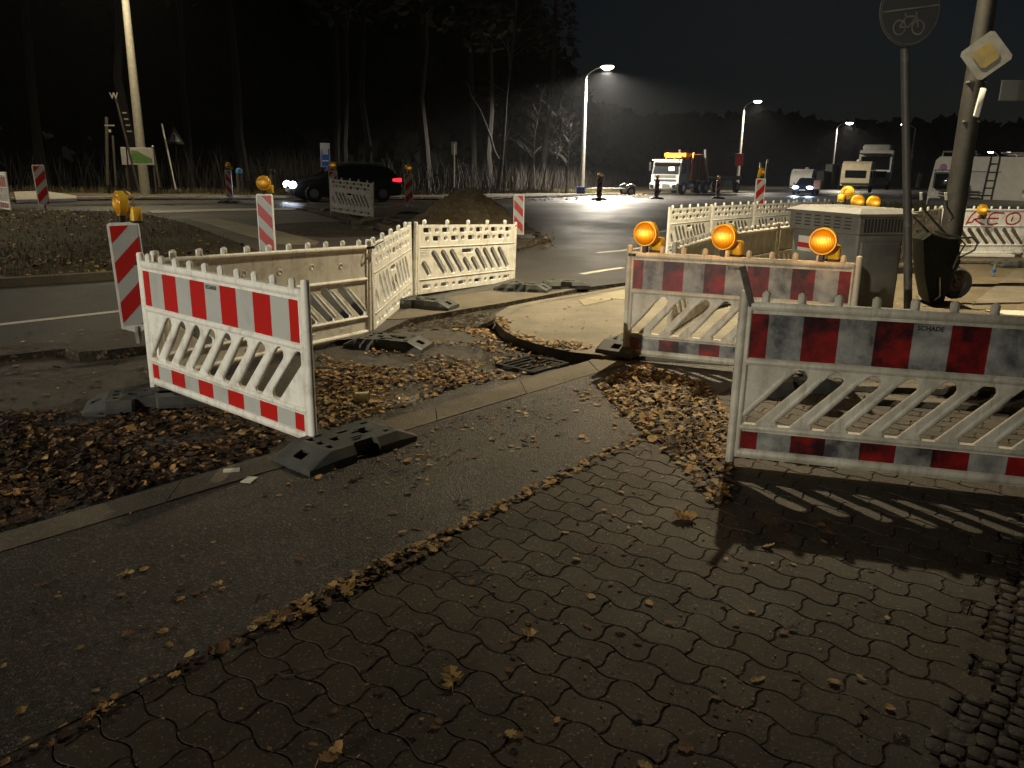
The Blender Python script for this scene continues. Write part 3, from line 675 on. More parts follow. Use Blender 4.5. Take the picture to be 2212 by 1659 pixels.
bplate(318,862,20,'shadowed base plate under the far end of the left striped barrier')
bplate(840,748,-14,'base plate at the corner between the plain-backed and pierced barriers',-.05)
bplate(915,664,-18,'base plate on the concrete strip under the pierced barrier left of the kerb')
bplate(1130,628,-16,'base plate under the right end of the pierced barrier before the soil mound')
bplate(1216,622,12,'pale-topped base plate lying rightmost beside the broken road edge')
bplate(1365,772,55,'base plate under the left end of the barrier with three amber lamps',-.05)
bplate(1700,840,20,'shadowed base plate behind the near right barrier')
bplate(776,466,-5,'base plate among asphalt rubble under the small far barrier')
bplate(2195,575,5,'base plate under the graffiti barrier')
b_=bplate(1480,560,40,'base plate under the bright row of pierced barriers')
# ------------------------------------------------------------------ warning lamps, beacons
def wlamp(label,loc,rz,lit=True,group='amber warning lamps'):
    r_=empty('warning_lamp',loc,rz,label,'warning lamp',group)
    mb=MB(); mb.box((0,0,.03),(.042,.05,.07),0,.004); mb.build('mount','black',r_)
    mb=MB(); mb.lathe([(.099,-.028),(.108,-.028),(.108,.03),(.099,.03)],(0,0,.165),'Y',32); mb.lathe([(.1,.03),(.086,.05),(.05,.062),(0,.066)],(0,0,.165),'Y',32)
    mb.build('housing','yellow',r_,True)
    for k in(1,):
        mb=MB(); mb.lathe([(.098,-.026),(.09,-.038),(.07,-.049),(.04,-.057),(0,-.06)],(0,0,.165),'Y',32); mb.build('lens','amber' if lit else 'amber_dim',r_,True)
    mb=MB(); mb.box((.075,.1,.07),(.105,.085,.125),0,.012); mb.box((.075,.1,.008),(.11,.09,.018),1,.004); mb.build('battery_box',['yellow','black'],r_,True)
    mb=MB(); mb.tube([(.055,.095,.13),(.07,.09,.2),(.05,.075,.255),(0,.06,.265)],.008,6); mb.build('hood_strap','yellow',r_,True)
    return r_
wl0=wlamp('leftmost of the three lit amber lamps on the grimy striped barrier',(0,0,0),0)
wld=wlamp('amber lamp glinting dimly on the near left beacon',(0,0,0),0,False)
def fpt(u,A=F_l,B=F_r): return A.lerp(B,u)
rzF=math.atan2((F_r-F_l).y,(F_r-F_l).x)
# distances along F where sight lines through the lamps meet it
def along(px,A,B):
    best=min(range(201),key=lambda i:abs(proj_x(A.lerp(B,i/200)+Vector((0,0,1.1)))-px)); return A.lerp(B,best/200)
def proj_x(p):
    z=p.z-H; cf=p.y*math.cos(TH)-z*math.sin(TH); cu=p.y*math.sin(TH)+z*math.cos(TH); u=p.x/cf; v=cu/cf
    return PX+FP*(u*math.cos(ROLL)+v*math.sin(ROLL))
for i,(px,la) in enumerate([(1402,None),(1572,'middle one of the three lit amber lamps on the grimy striped barrier'),(1785,'rightmost and brightest of the three lit amber lamps, in front of the grey cabinet')]):
    p=along(px-8,F_l,F_r)+Vector((0,0,.955)); rr=rzF+R([-8,-14,-6][i])
    if i==0: wl0.location=p; wl0.rotation_euler=(0,0,rr)
    else: dup(wl0,p,rr,la)
    li=bpy.data.lights.new('amber_glow','POINT'); li.energy=3; li.color=(1,.42,.04); li.shadow_soft_size=.06; o=bpy.data.objects.new('amber_glow',li); COL.objects.link(o); o.location=p+Vector((-.08,-.2,.2)); tag(o,kind=None)
def beacon(label,loc,rz,slope=1,kind_=0,group='red and white beacons along the road'):
    r_=empty('traffic_beacon',loc,rz,label,'beacon',group); w,h=.26,1.0; mb=MB()
    mb.plate([(-w/2,.05),(0,0),(w/2,.05),(w/2,h-.02),(w/2-.02,h),(-w/2+.02,h),(-w/2,h-.02)],[],Matrix.Translation((0,-.02,0))@XZ,.04,0)
    mb.box((0,.035,h/2+.02),(.09,.05,h-.12),0,.012); mb.build('panel','plastic',r_,True)
    q=MB(); wi=.225; 
    def clip(poly,z0,z1):
        for zc,sg in((z0,1),(z1,-1)):
            out=[]
            for i in range(len(poly)):
                a,b=poly[i-1],poly[i]; ia=sg*(a[1]-zc)>=0; ib=sg*(b[1]-zc)>=0
                if ia!=ib: t=(zc-a[1])/(b[1]-a[1]); out.append((a[0]+(b[0]-a[0])*t,zc))
                if ib: out.append(b)
            poly=out
            if not poly: return []
        return poly
    for sgn in(-1,1):
        Y=-.0215 if sgn<0 else .0215
        if sgn>0: continue
        q.box((0,-.021,.525),(wi,.002,.9),1)
        for k in range(-1,4):
            zc=.1+.36*k; s_=slope*wi; po=[(-wi/2,zc),(wi/2,zc+s_),(wi/2,zc+s_+.19),(-wi/2,zc+.19)]
            po=clip(po,.075,.975)
            if len(po)>2: q.add([(x,Y-.002,z) for x,z in po],[tuple(range(len(po)))],0)
    q.build('reflective_sheet',['red','grey'],r_)
    f=MB(); f.cyl((0,0,-.1),(0,0,.06),.03,.03,8); f.build('foot','metal',r_); return r_
def groundz(p): return Vector((p.x,p.y,topz(p.x,p.y)))
bk=VT(250,450,690,1.0,295); bk.z=.2; b1=beacon('large red and white beacon leaning beside the left striped barrier',bk,R(22),1); b1.rotation_euler=(0,R(-1.5),R(30))
wld.location=bk+Vector((-.03,0,1.0)); wld.rotation_euler=(0,0,R(-52))
def far_beacon(px,pt,pb,label,slope,rz=0,lamp=None,px2=None,y=None,lrz=0,lift=.0,tilt=0,plate=True):
    v=VT(px,pt,pb,1.0,px2) if y is None else PD(px,pb,y)
    b=dup(b1,v,R(rz),label)
    b.rotation_euler=(0,R(tilt),R(rz))
    if slope<0: b.scale=(-1,1,1)
    if plate:
        q=dup(bp,Vector((v.x,v.y,topz(v.x,v.y)+.0)),R(rz),'base plate under the '+label); q.rotation_euler=(0,0,R(rz))
    if lamp: dup(wld,v+Vector((0,0,1.0)),R(lrz),lamp)
    return v
m1=far_beacon(580,423,560,'beacon with an amber lamp in the middle of the left half, beyond the plain-backed barrier',-1,-8,'amber lamp on the beacon beyond the plain-backed barrier',px2=582,lrz=8,plate=False,y=12.6)
far_beacon(97,350,447,'bare leaning beacon without a lamp far left',1,35,None,px2=118,tilt=-2,y=20,plate=False)
far_beacon(489,367,428,'small beacon with amber lamp far left, before the blue-topped bollard',-1,-15,'amber lamp on the small beacon before the blue-topped bollard',px2=497,lrz=-60)
far_beacon(722,0,440,'beacon half hidden by the small far barrier beside the car',1,8,'amber lamp above the small far barrier beside the car',y=25.5,lrz=20)
far_beacon(883,375,447,'beacon with amber lamp between the passing car and the soil mound',1,5,'amber lamp on the beacon between the car and the soil mound',px2=884,lrz=35)
far_beacon(1120,420,512,'beacon without lamp behind the right end of the pierced barrier',-1,-18,None)
far_beacon(1294,385,428,'beacon with amber lamp below the tallest street lamp',1,5,'amber lamp on the beacon below the tallest street lamp',lrz=25)
far_beacon(1420,388,426,'beacon standing in front of the lorry cab',1,5,'unlit amber lamp in front of the lorry cab',px2=1418,lrz=30)
far_beacon(1550,389,425,'beacon standing in front of the lorry trailer',1,5,'amber lamp in front of the lorry trailer',lrz=25)
far_beacon(1636,0,470,'beacon top with red triangle rising over the bright row of barriers',1,10,'amber lamp on the beacon behind the bright row of barriers',y=21.5,lrz=40)
# ------------------------------------------------------------------ street lamps (all lit)
def spot(par,loc,power,ang=150,col=(1,.86,.62),r_=.12,tgt=None):
    li=bpy.data.lights.new('street_light','SPOT' if ang<175 else 'POINT'); li.energy=power
    if ang<175: li.spot_size=R(ang); li.spot_blend=1.0 if ang<160 else .35
    li.color=col; li.shadow_soft_size=r_
    o=bpy.data.objects.new('street_light',li); COL.objects.link(o); o.location=loc
    if tgt: o.rotation_euler=(Vector(tgt)-Vector(loc)).to_track_quat('-Z','Y').to_euler()
    return o
LCOL=(1,.83,.53)
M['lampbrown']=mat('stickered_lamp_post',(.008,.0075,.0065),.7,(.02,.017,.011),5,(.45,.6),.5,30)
def street_lamp(label,base,head,power,r0=.15,r1=.09,tgt=None,col=LCOL,ang=158,m='conc',lensr=.22,group='street lamps along the road'):
    base=Vector(base); head=Vector(head); r_=empty('street_lamp',base,0,label,'street lamp',group); h=head-base
    top=Vector((0,0,h.z-.9)); mb=MB(); mb.tube([(0,0,-.2),(0,0,h.z*.33),(0,0,h.z*.66),top],[r0,r0*.88,r0*.72,r1],14); 
    mb.lathe([(r0*.8,0),(r0*.86,.04),(r0*.8,.08)],(0,0,h.z*.5),'Z',14); mb.build('pole',m,r_,True)
    d=Vector((h.x,h.y,0)); dl=d.length; d.normalize(); mb=MB(); pts=[top]
    for i in range(1,9): t=i/8; pts.append(top+d*(dl*(1-math.cos(t*PI/2)))*1.0+Vector((0,0,.9*math.sin(t*PI/2))))
    mb.tube(pts,[.05]*len(pts),8); mb.build('arm','metal',r_,True)
    rz=math.atan2(d.y,d.x); mb=MB(); mb.box((h.x,h.y,h.z+.03),(.75,.3,.12),0,.04,rz=rz); mb.build('lamp_head','greypole',r_,True)
    mb=MB(); mb.T=Matrix.Translation((h.x,h.y,h.z-.03))@Matrix.Rotation(rz,4,'Z')@Matrix.Diagonal((1.3,.9,.6,1)); mb.lathe([(0,-lensr),(lensr*.5,-lensr*.87),(lensr*.87,-lensr*.5),(lensr,0),(0,0.0)],(0,0,0),'Z',16); mb.build('lamp_glass','lamp',r_,True)
    if power: spot(r_,head+Vector((0,0,-.3)),power,ang,col,.1,tgt)
    return r_
BL=P(2042,600,0); print('main lamp base',BL)
MAIN=Vector((3.75,12.7,9.2))
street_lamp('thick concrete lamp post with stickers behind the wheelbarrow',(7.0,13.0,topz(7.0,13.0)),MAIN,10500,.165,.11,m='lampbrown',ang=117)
street_lamp('leaning pale concrete lamp post on the left, its head out of frame',P(314,417,.1),P(314,417,.1)+Vector((.6,-3.0,11.5)),4000,.22,.14)
def lampat(label,px,pb,ph,hx,y,power,hgt=10.3,**k):
    b_=PD(px,pb,y); hd=PD(hx,ph,y-1.0); return street_lamp(label,b_,hd,power,**k)
lampat('nearest of the far lit street lamps, left of the lorry',1257,414,143,1312,66,38000,ang=165,m='greypole',r0=.19,r1=.1,lensr=.4,col=(1,.9,.74))
lampat('lit street lamp rising behind the lorry trailer',1592,408,218,1637,94,9000,r0=.19,r1=.1,lensr=.33,col=(1,.9,.74))
lampat('lit street lamp behind the caravans',1794,398,265,1835,128,8000,ang=165,m='greypole',r0=.2,r1=.11,lensr=.4,col=(1,.9,.74))
lampat('lit street lamp seen just right of the shared path sign post',1962,392,268,1952,135,0,r0=.2,r1=.11,lensr=.35,m='darkmetal')
for px,py,la in((2140,328,'tiny lit street lamp left above the camper roof'),(2180,329,'tiny lit street lamp in the middle above the camper roof'),(2192,341,'tiny lit street lamp low at the right end of the camper roof')):
    hd=PD(px,py,170); bs=PD(px+8,385,170); street_lamp(la,bs,hd,0,.15,.1,lensr=.4,m='darkmetal')
street_lamp('street lamp beyond the right edge of the picture near the camper',(22,19,-.1),(19.5,20,9),3500,ang=118)
street_lamp('unseen fill lamp added behind the viewer, aimed at the barrier fronts',(-34,-28,0),(-31,-27,10.5),52000,tgt=(-1,8.8,.5),ang=19,col=(1,.93,.76))  # added fill: narrow beam on an unseen post, brightens the barrier fronts
street_lamp('unseen lamp added beyond the left edge to brighten the far left barriers',(-19,14.5,.2),(-16.5,14.5,9),3800,ang=150,col=(1,.9,.7))  # added out of view to light the small far barrier, beacons and island
# ------------------------------------------------------------------ posts and signs on the left
def post(name,label,cat,loc,h,r_,m,top=None,group=None):
    o=empty(name,loc,0,label,cat,group); mb=MB(); mb.tube([(0,0,-.1),(0,0,h*.5),(0,0,h)] if not top else [(0,0,-.1),Vector(top)*.5,top],r_,8); mb.build('post',m,o,True); return o
# leaning white pole with base
v=P(382,417,.07); o=post('slim_pole','slim white temporary pole on a black base plate, leaning left','pole',v,3.1,.035,'white',top=(-.42,0,3.3))
mb=MB(); mb.box((0,0,.05),(.9,.5,.1),0,.03); mb.box((0,0,.13),(.6,.3,.08),0,.03); mb.build('foot','rubber',o,True); mb=MB(); mb.box((-.3,-.03,2.35),(.06,.07,.5),0,.01,ry=-.12); mb.build('clamp','metal',o)
# warning triangle
v=PD(388,410,44); o=post('warning_sign','small warning triangle sign on a thin post among the dark left trees','sign',v,2.3,.03,'darkmetal')
mb=MB(); mb.add([(-.5,-.04,2.35),(.5,-.04,2.35),(0,-.04,3.25)],[(0,1,2)]); mb.add([(-.5,-.02,2.35),(.5,-.02,2.35),(0,-.02,3.25)],[(2,1,0)]); mb.build('sign_plate','signdark',o)
mb=MB(); mb.add([(-.3,-.05,2.47),(.3,-.05,2.47),(0,-.05,3.02)],[(0,1,2)]); mb.build('sign_face','signwhite',o); mb=MB(); mb.box((0,-.056,2.72),(.05,.004,.24)); mb.box((0,-.056,2.55),(.05,.004,.05)); mb.box((.05,-.056,2.76),(.1,.004,.04)); mb.build('symbol','ink',o)
# information board with map
v=PD(308,412,37); o=empty('information_board',v,0,'white information board with a green park map behind the left lamp post','board')
mb=MB(); mb.box((-.62,0,.5),(.07,.07,1.6)); mb.build('leg','wood',o); mb=MB(); mb.box((.62,0,.5),(.07,.07,1.6)); mb.build('leg','wood',o)
mb=MB(); mb.box((.1,-.05,1.5),(1.15,.04,.74),0,.01); mb.build('map_panel','signwhite',o); mb=MB(); mb.add([(-.3,-.074,1.75),(.0,-.074,1.72),(.2,-.074,1.6),(.6,-.074,1.4),(.62,-.074,1.25),(.3,-.074,1.2),(-.3,-.074,1.22)],[tuple(range(6,-1,-1))]); mb.build('park_map','green',o)
mb=MB(); mb.box((-.66,-.05,1.5),(.22,.04,.76),0,.01); mb.build('side_panel','signwhite',o)
# finger posts
v=PD(300,410,36); o=post('finger_post','tall dark signpost with small white letters left of the concrete lamp post','signpost',v,4.0,.05,'wood',top=(-.6,0,3.9))
lettering('W',.34,Matrix.Translation((-.62,-.06,3.78))@XZ,'signwhite',o,bold=.01)
for i,(x,z,w_) in enumerate(((-.35,3.2,.25),(-.3,2.95,.25),(-.25,2.7,.25),(-.22,2.45,.3))):
    mb=MB(); mb.box((x+.12,-.08,z),(w_,.03,.11)); mb.build('finger_sign','darkmetal',o); mb=MB(); mb.box((x+.12,-.1,z),(w_*.7,.006,.05)); mb.build('sign_strip','signwhite',o)
mb=MB(); mb.box((-.95,-.05,2.68),(.42,.03,.06)); mb.build('arm_sign','signwhite',o)
v=PD(232,375+20,38); o=post('wooden_post','rough upright wooden post with a small pale plate left of the signpost','post',v,2.7,.07,'wood',top=(.3,0,2.9)); mb=MB(); mb.box((.42,-.08,2.3),(.1,.02,.12)); mb.build('number_plate','signwhite',o); 
v=PD(250,395,38); o=post('wooden_post','thin wooden post close right of the rough upright one','post',v,2.2,.05,'wood',top=(.1,0,2.1))
v=PD(345,400,38); o=post('wooden_post','short wooden post with white cap right of the information board','post',v,1.5,.05,'wood',top=(-.15,0,1.7)); mb=MB(); mb.lathe([(0,-.05),(.07,0),(0,.06)],(-.15,0,1.72),'Z',8); mb.build('cap','signwhite',o)
# bollards
def bollard(label,px,pb,y,capm):
    v=PD(px,pb,y); o=empty('bollard',v,0,label,'bollard','bollards on the far pavement'); mb=MB(); mb.cyl((0,0,-.1),(0,0,.66),.14,.13,14); mb.build('body','wood',o,True); mb=MB(); mb.lathe([(.135,.66),(.14,.78),(.1,.86),(0,.9)],(0,0,0),'Z',14); mb.build('cap',capm,o,True)
M['capblue']=mat('pale_blue_cap',(.1,.33,.6),.4)
bollard('bollard with a pale blue cap on the far left pavement',519,408,36,'capblue'); bollard('dark bollard without blue cap right of the blue-capped one',590,408,38,'darkmetal')
# bus stop sign
v=PD(714,430,36); o=post('bus_stop_sign','white and blue bus stop sign above the passing car','sign',v,2.5,.03,'metal',top=(-.1,0,2.2))
mb=MB(); mb.box((-.13,-.05,1.86),(.42,.03,1.0),0,.01); mb.build('sign_plate','signwhite',o); mb=MB(); mb.box((-.13,-.068,1.75),(.36,.006,.74)); mb.build('sign_face','signblue',o); mb=MB(); mb.box((-.13,-.074,2.0),(.26,.006,.24)); mb.box((-.13,-.074,1.62),(.26,.006,.05)); mb.build('sign_marking','signwhite',o)
v=PD(981,402,52); o=post('marker_post','thin white post with two narrow white plates beyond the soil mound','post',v,2.55,.05,'white')
for dx in(-.09,.11): mb=MB(); mb.box((dx,-.06,2.3),(.13,.03,.75)); mb.build('plate','white',o)
# red sign on the second far lamp
v=PD(1594,345,92); mb=MB(); mb.box((0,0,0),(.9,.05,1.3),0,.01); o=mb.build('small_red_sign','signred',None,loc=v+Vector((0,-.6,0))); tag(o,'dull red rectangular sign fixed to the far lamp post behind the trailer','sign')
for px,pt,la in((1638,356,'left of two dark posts between the trailer and the blue headlights'),(1652,350,'right of two dark posts, topped by a small white plate, near the blue headlights')):
    v=PD(px,404,60); o=post('dark_post',la,'post',v,1.75,.08,'wood'); mb=MB(); mb.box((0,-.1,1.8 if px>1640 else 1.5),(.14,.03,.3)); mb.build('plate','signwhite',o)
# ------------------------------------------------------------------ shared path sign post
SP=Vector((4.28,8.45,.0)); 
o=empty('path_sign',SP,0,'round dark shared path sign with bicycle symbol on a scuffed grey post before the cabinet','sign')
pxs=PD(1955,104,8.6); tp=pxs-SP
mb=MB(); mb.tube([(0,0,-.1),tp*.35,tp*.7,tp],.042,14); M['scuffed']=mat('scuffed_grey_post',(.05,.05,.046),.55,(.11,.1,.08),6,(.5,.7),.2); mb.build('post','scuffed',o,True)
sc_=PD(1957,25,8.55)-SP
mb=MB(); mb.T=Matrix.Translation(sc_)@Matrix.Rotation(R(10),4,'Z'); mb.lathe([(0,-.01),(.32,-.01),(.325,0),(.32,.01),(0,.01)],(0,-.06,0),'Y',40); mb.build('sign_plate','signdark',o,True)
mb=MB(); mb.T=Matrix.Translation(sc_)@Matrix.Rotation(R(10),4,'Z'); mb.lathe([(.3,-.013),(.315,-.013)],(0,-.062,0),'Y',40); mb.lathe([(.3,-.013),(.315,-.013)],(0,-.062,0),'Y',40)
def ring(cx,cz,r_,w_=.008): mb.lathe([(r_-w_,-.016),(r_+w_,-.016)],(cx,-.062,cz),'Y',18)
ring(-.1,-.16,.065); ring(.1,-.15,.065)
def bar(x0,z0,x1,z1,w_=.008):
    d=Vector((x1-x0,z1-z0)).normalized(); n_=Vector((-d.y,d.x))*w_; y=-.079
    mb.add([(x0+n_.x,y,z0+n_.y),(x0-n_.x,y,z0-n_.y),(x1-n_.x,y,z1-n_.y),(x1+n_.x,y,z1+n_.y)],[(0,1,2,3)])
for q in((-.29,-.03,.29,.06),(-.1,-.16,-.04,-.06),(-.04,-.06,.07,-.05),(-.1,-.16,0,-.15),(0,-.15,.07,-.05),(.07,-.05,.1,-.15),(.07,-.05,.06,-.01),(-.04,-.06,-.06,-.03)): bar(*q)
bar(-.06,.1,-.06,.22,.016); bar(-.03,.1,-.03,.22,.012); bar(.05,.1,.05,.2,.014); mb.build('sign_marking','greypole',o)
# priority road sign on the thick lamp post
o=empty('priority_sign',(0,0,0),0,'white and yellow priority road diamond sign high on the right-hand lamp post','sign')
C0=PD(2130,120,12.5); o.location=C0; mb=MB(); mb.T=Matrix.Rotation(R(-28),4,'Z')@Matrix.Rotation(R(6),4,'Y')
def dia(r_,y,mi,c_=.03):
    p=[]; 
    for k in range(4):
        a=k*PI/2; 
        for s_ in(-1,1): p.append((r_*math.cos(a)-math.sin(a)*s_*c_-math.cos(a)*c_,y,r_*math.sin(a)+math.cos(a)*s_*c_-math.sin(a)*c_))
    n=len(p); mb.add(p+[(q[0],q[1]+.01,q[2]) for q in p],[tuple(range(n)),tuple(range(2*n-1,n-1,-1))]+[(i,n+i,n+(i+1)%n,(i+1)%n) for i in range(n)],mi)
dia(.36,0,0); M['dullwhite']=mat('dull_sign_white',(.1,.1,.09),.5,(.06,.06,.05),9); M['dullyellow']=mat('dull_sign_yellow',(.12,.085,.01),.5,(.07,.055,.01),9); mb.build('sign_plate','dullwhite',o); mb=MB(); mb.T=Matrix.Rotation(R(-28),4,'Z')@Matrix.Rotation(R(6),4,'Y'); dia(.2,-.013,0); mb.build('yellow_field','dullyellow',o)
mb=MB(); a=Vector((0,.06,-.1)); mb.box((0.02,.05,0),(.06,.08,.3)); mb.build('bracket','metal',o)
# small box and plate on lamp post
LP=Vector((7.0,13.0,0))
o=empty('control_box',PD(2113,222,12.9),0,'small pale box strapped to the right-hand lamp post below the diamond sign','box'); mb=MB(); mb.box((0,0,0),(.1,.12,.42),0,.015,ry=.12); mb.build('case','signwhite',o,True); mb=MB(); mb.box((-.06,.02,.3),(.28,.1,.025)); mb.box((-.06,.02,-.27),(.24,.1,.025)); mb.build('clamp','metal',o)
o=empty('dim_sign',PD(2185,196,15.5),0,'faint pale street name plate at the upper right edge','sign'); mb=MB(); mb.box((.1,0,0),(.62,.03,.36),0,.01); mb.build('sign_plate','signdark',o)
# ------------------------------------------------------------------ cabinet
cM=Vector((3.84,9.05,.0)); cL=Vector((3.46,10.1,0)); cR=Vector((4.49,9.29,0)); 
u1=(cL-cM); u2=(cR-cM)
zt=PD(1848,462,9.05).z; print('cab top',zt)
o=empty('electrical_cabinet',cM,math.atan2(u2.y,u2.x),'large weathered grey electrical cabinet with vented overhanging roof','cabinet')
Rm=Matrix.Rotation(-math.atan2(u2.y,u2.x),4,'Z'); W2=u2.length; v1=Rm@u1; DD=v1.y; sk=0
mb=MB(); mb.box((W2/2,DD/2,zt/2-.1),(W2-.02,DD-.02,zt-.05),0,.02); mb.build('body','cabinet',o,True)
mb=MB(); mb.box((W2/2,DD/2,zt-.11),(W2+.06,DD+.06,.24),0,.015); 
b_=[( -.07,-.07,zt+.0),(W2+.07,-.07,zt),(W2+.07,DD+.07,zt),(-.07,DD+.07,zt)]; t_=[(.06,.06,zt+.055),(W2-.06,.06,zt+.055),(W2-.06,DD-.06,zt+.055),(.06,DD-.06,zt+.055)]
mb.add(b_+t_+[(p[0],p[1],zt-.03) for p in b_],[(0,1,5,4),(1,2,6,5),(2,3,7,6),(3,0,4,7),(4,5,6,7),(8,9,1,0),(9,10,2,1),(10,11,3,2),(11,8,0,3),(11,10,9,8)]); mb.build('roof','cabinet',o)
mb=MB()
for i in range(6):
    for j in range(4): mb.box((-.0315,.14+i*(DD-.28)/5,zt-.17+j*.038),(.004,.1,.014))
for i in range(13): mb.box((.06+i*(W2-.12)/12,-.0315,zt-.13),(.03,.004,.15))
mb.build('vent','vent',o)
mb=MB(); mb.box((W2/2,.006,zt/2-.1),(W2-.12,.03,zt-.42),0,.01); mb.build('door','cabinet',o,True)
mb=MB(); mb.box((.006,.86,zt-.4),(.006,.24,.18)); mb.build('label_plate','signwhite',o); mb=MB(); mb.box((.002,.86,zt-.42),(.004,.24,.06)); mb.build('label_stripe','signred',o)
# ------------------------------------------------------------------ wheelbarrow standing on its nose against the lamp post
wy=11.1; W0=PD(2040,655,wy); W0.z=.0
o=empty('wheelbarrow',W0,R(-8),'dark green wheelbarrow upended against the thick lamp post','wheelbarrow')
def q_(px,py,y=wy): return tuple(Matrix.Rotation(R(8),3,'Z')@(PD(px,py,y)-W0))
tr=[q_(1993,648),q_(1982,590),q_(1979,515),q_(2000,500),q_(2052,510),q_(2058,560),q_(2035,610),q_(2020,652)]
mb=MB(); n=len(tr); top_=[(p[0],p[1]-.28,p[2]) for p in tr]; bot_=[(p[0]*.94+.02,p[1]+.3,p[2]*.94+.03) for p in tr]
mid_=[(p[0],p[1],p[2]) for p in tr]
mb.add(top_+mid_+bot_,[(i,(i+1)%n,n+(i+1)%n,n+i) for i in range(n)]+[(n+i,n+(i+1)%n,2*n+(i+1)%n,2*n+i) for i in range(n)]+[tuple(range(n-1,-1,-1)),tuple(range(2*n,3*n))]); mb.build('tray','tubgreen',o,True)
mb=MB(); wc=Vector(q_(2066,612,wy+.05)); mb.T=Matrix.Translation(wc)@Matrix.Rotation(R(12),4,'Z')
mb.lathe([(.12,-.03),(.19,-.045),(.215,-.02),(.22,0),(.215,.02),(.19,.045),(.12,.03)],(0,0,0),'Y',32); wh=mb.build('wheel','tyre',o,True)
mb=MB(); mb.T=Matrix.Translation(wc)@Matrix.Rotation(R(12),4,'Z'); mb.lathe([(0,-.03),(.05,-.028),(.06,-.012),(.115,-.016),(.125,-.03)],(0,0,0),'Y',24); M['barrowrim']=mat('dark_red_rim',(.03,.012,.01),.6); mb.build('rim','barrowrim',wh,True)
for k,(a,b,hh_) in enumerate(((((1963,452),(1975,470),(2010,505),(2045,540)),-.1,0),(((1990,432),(1996,452),(2020,480),(2062,525)),.2,0),(((2044,432),(2046,448),(2060,470),(2050,478)),.25,0))):
    mb=MB(); mb.tube([q_(x,y,wy+b) for x,y in a],.017,8); fr_=mb.build('handle_tube','darkmetal',o,True)
    mb=MB(); mb.tube([q_(*a[0],wy+b),q_(a[0][0]-1,a[0][1]-16,wy+b)],.02,8); mb.build('grip','signwhite',fr_,True)
mb=MB(); mb.tube([q_(2010,505,wy-.3),q_(2050,515,wy-.3),q_(2100,513,wy-.3),q_(2112,525,wy-.3),q_(2105,540,wy-.3),q_(2075,555,wy-.3),q_(2055,575,wy-.3)],.014,8); mb.build('frame','darkmetal',o,True)
mb=MB(); mb.tube([q_(2020,500,wy-.35),q_(2070,512,wy-.35),q_(2085,528,wy-.35),q_(2070,552,wy-.35),q_(2058,580,wy-.35)],.012,8); mb.tube([q_(2058,580,wy-.3),q_(2066,612,wy-.05)],.014,8); mb.build('wheel_fork','darkmetal',o,True)
mb=MB(); mb.tube([q_(2030,600,wy-.3),q_(2030,640,wy-.3),q_(2018,648,wy-.3)],.013,8); mb.build('stand','metal',o,True)
# ------------------------------------------------------------------ ground clutter near
gp_=P(1150,790,-.05); o=empty('drain_grate',Vector((gp_.x,gp_.y,topz(gp_.x,gp_.y)-.002)),math.atan2(db.y,db.x),'iron drain grate with long slots among wet leaves','drain grate')
mb=MB(); mb.box((0,.21,0.012),(.52,.045,.03)); mb.box((0,-.21,.012),(.52,.045,.03)); mb.box((-.24,0,.013),(.045,.38,.03)); mb.box((.24,0,.013),(.045,.38,.03)); mb.build('frame','darkmetal',o)
mb=MB()
for i in range(5): mb.box((0,-.15+i*.075,.008),(.44,.03,.028))
mb.build('bars','darkmetal',o); mb=MB(); mb.box((0,0,-.006),(.44,.38,.01)); mb.build('pit','vent',o)
cpp=P(1180,1290/1,-.05) if 0 else P(783,864,-.03)
o=empty('paper_cup',Vector((cpp.x,cpp.y,cpp.z+.03)),R(-8),'cream paper cup lying on its side in the leaves','cup'); mb=MB(); mb.lathe([(0,-.055),(.028,-.055),(.04,.055),(.042,.056),(.039,.05),(.03,-.04)],(0,0,0),'X',22); mb.build('cup_body','cup',o,True)
v=P(2145,595,.0); mb=MB(); mb.lathe([(0,0),(.033,.005),(.034,.15),(.014,.2),(.014,.225),(0,.226)],(0,0,0),'Z',16); M['pet']=mat('clear_bottle',(.6,.65,.65),.15,trans=.85); o=empty('plastic_bottle',(v.x,v.y,topz(v.x,v.y)),0,'clear plastic bottle standing on the concrete below the graffiti barrier','bottle'); mb.build('bottle_body','pet',o,True); mb=MB(); mb.cyl((0,0,.07),(0,0,.12),.0352,None,16,0,False); mb.build('label_band','signblue',o,True)
for i,(px,py,L_,a_,la) in enumerate(((1800,760,2.2,3,'rearmost of the planks lying in the dark gap behind the near right barrier'),(1900,800,2.4,-2,'second plank from the back in the dark gap behind the near right barrier'),(2010,845,2.3,1,'third plank from the back in the dark gap behind the near right barrier'),(2080,880,2.0,-4,'nearest plank in the dark gap behind the near right barrier'))):
    v=P(px+90,py,.02); mb=MB(); mb.box((0,0,.03),(L_,.14,.05),0,.006,rz=R(a_)-.1); o=mb.build('plank','wood'); o.location=(v.x,v.y,topz(v.x,v.y)); tag(o,la,'plank','planks lying in the gap')
# pale long slabs by graffiti barrier
for i,(px,py,L_,a_,la) in enumerate(((2090,551,1.9,-2,'long white painted board lying below the graffiti barrier'),(2130,566,2.0,3,'dark flat board lying in front of the long white one'),(1985,585,1.5,12,'dark rolled hose-like bundle lying left of the wheelbarrow'))):
    v=P(px,py,.02); mb=MB(); mb.box((0,0,.04),(L_,.2 if i<2 else .3,.06 if i<2 else .16),0,.012,rz=R(a_)); o=mb.build('board' if i<2 else 'rubber_bundle',['white','wood','tyre'][i]); o.location=(v.x,v.y,topz(v.x,v.y)); tag(o,la,'board' if i<2 else 'bundle')
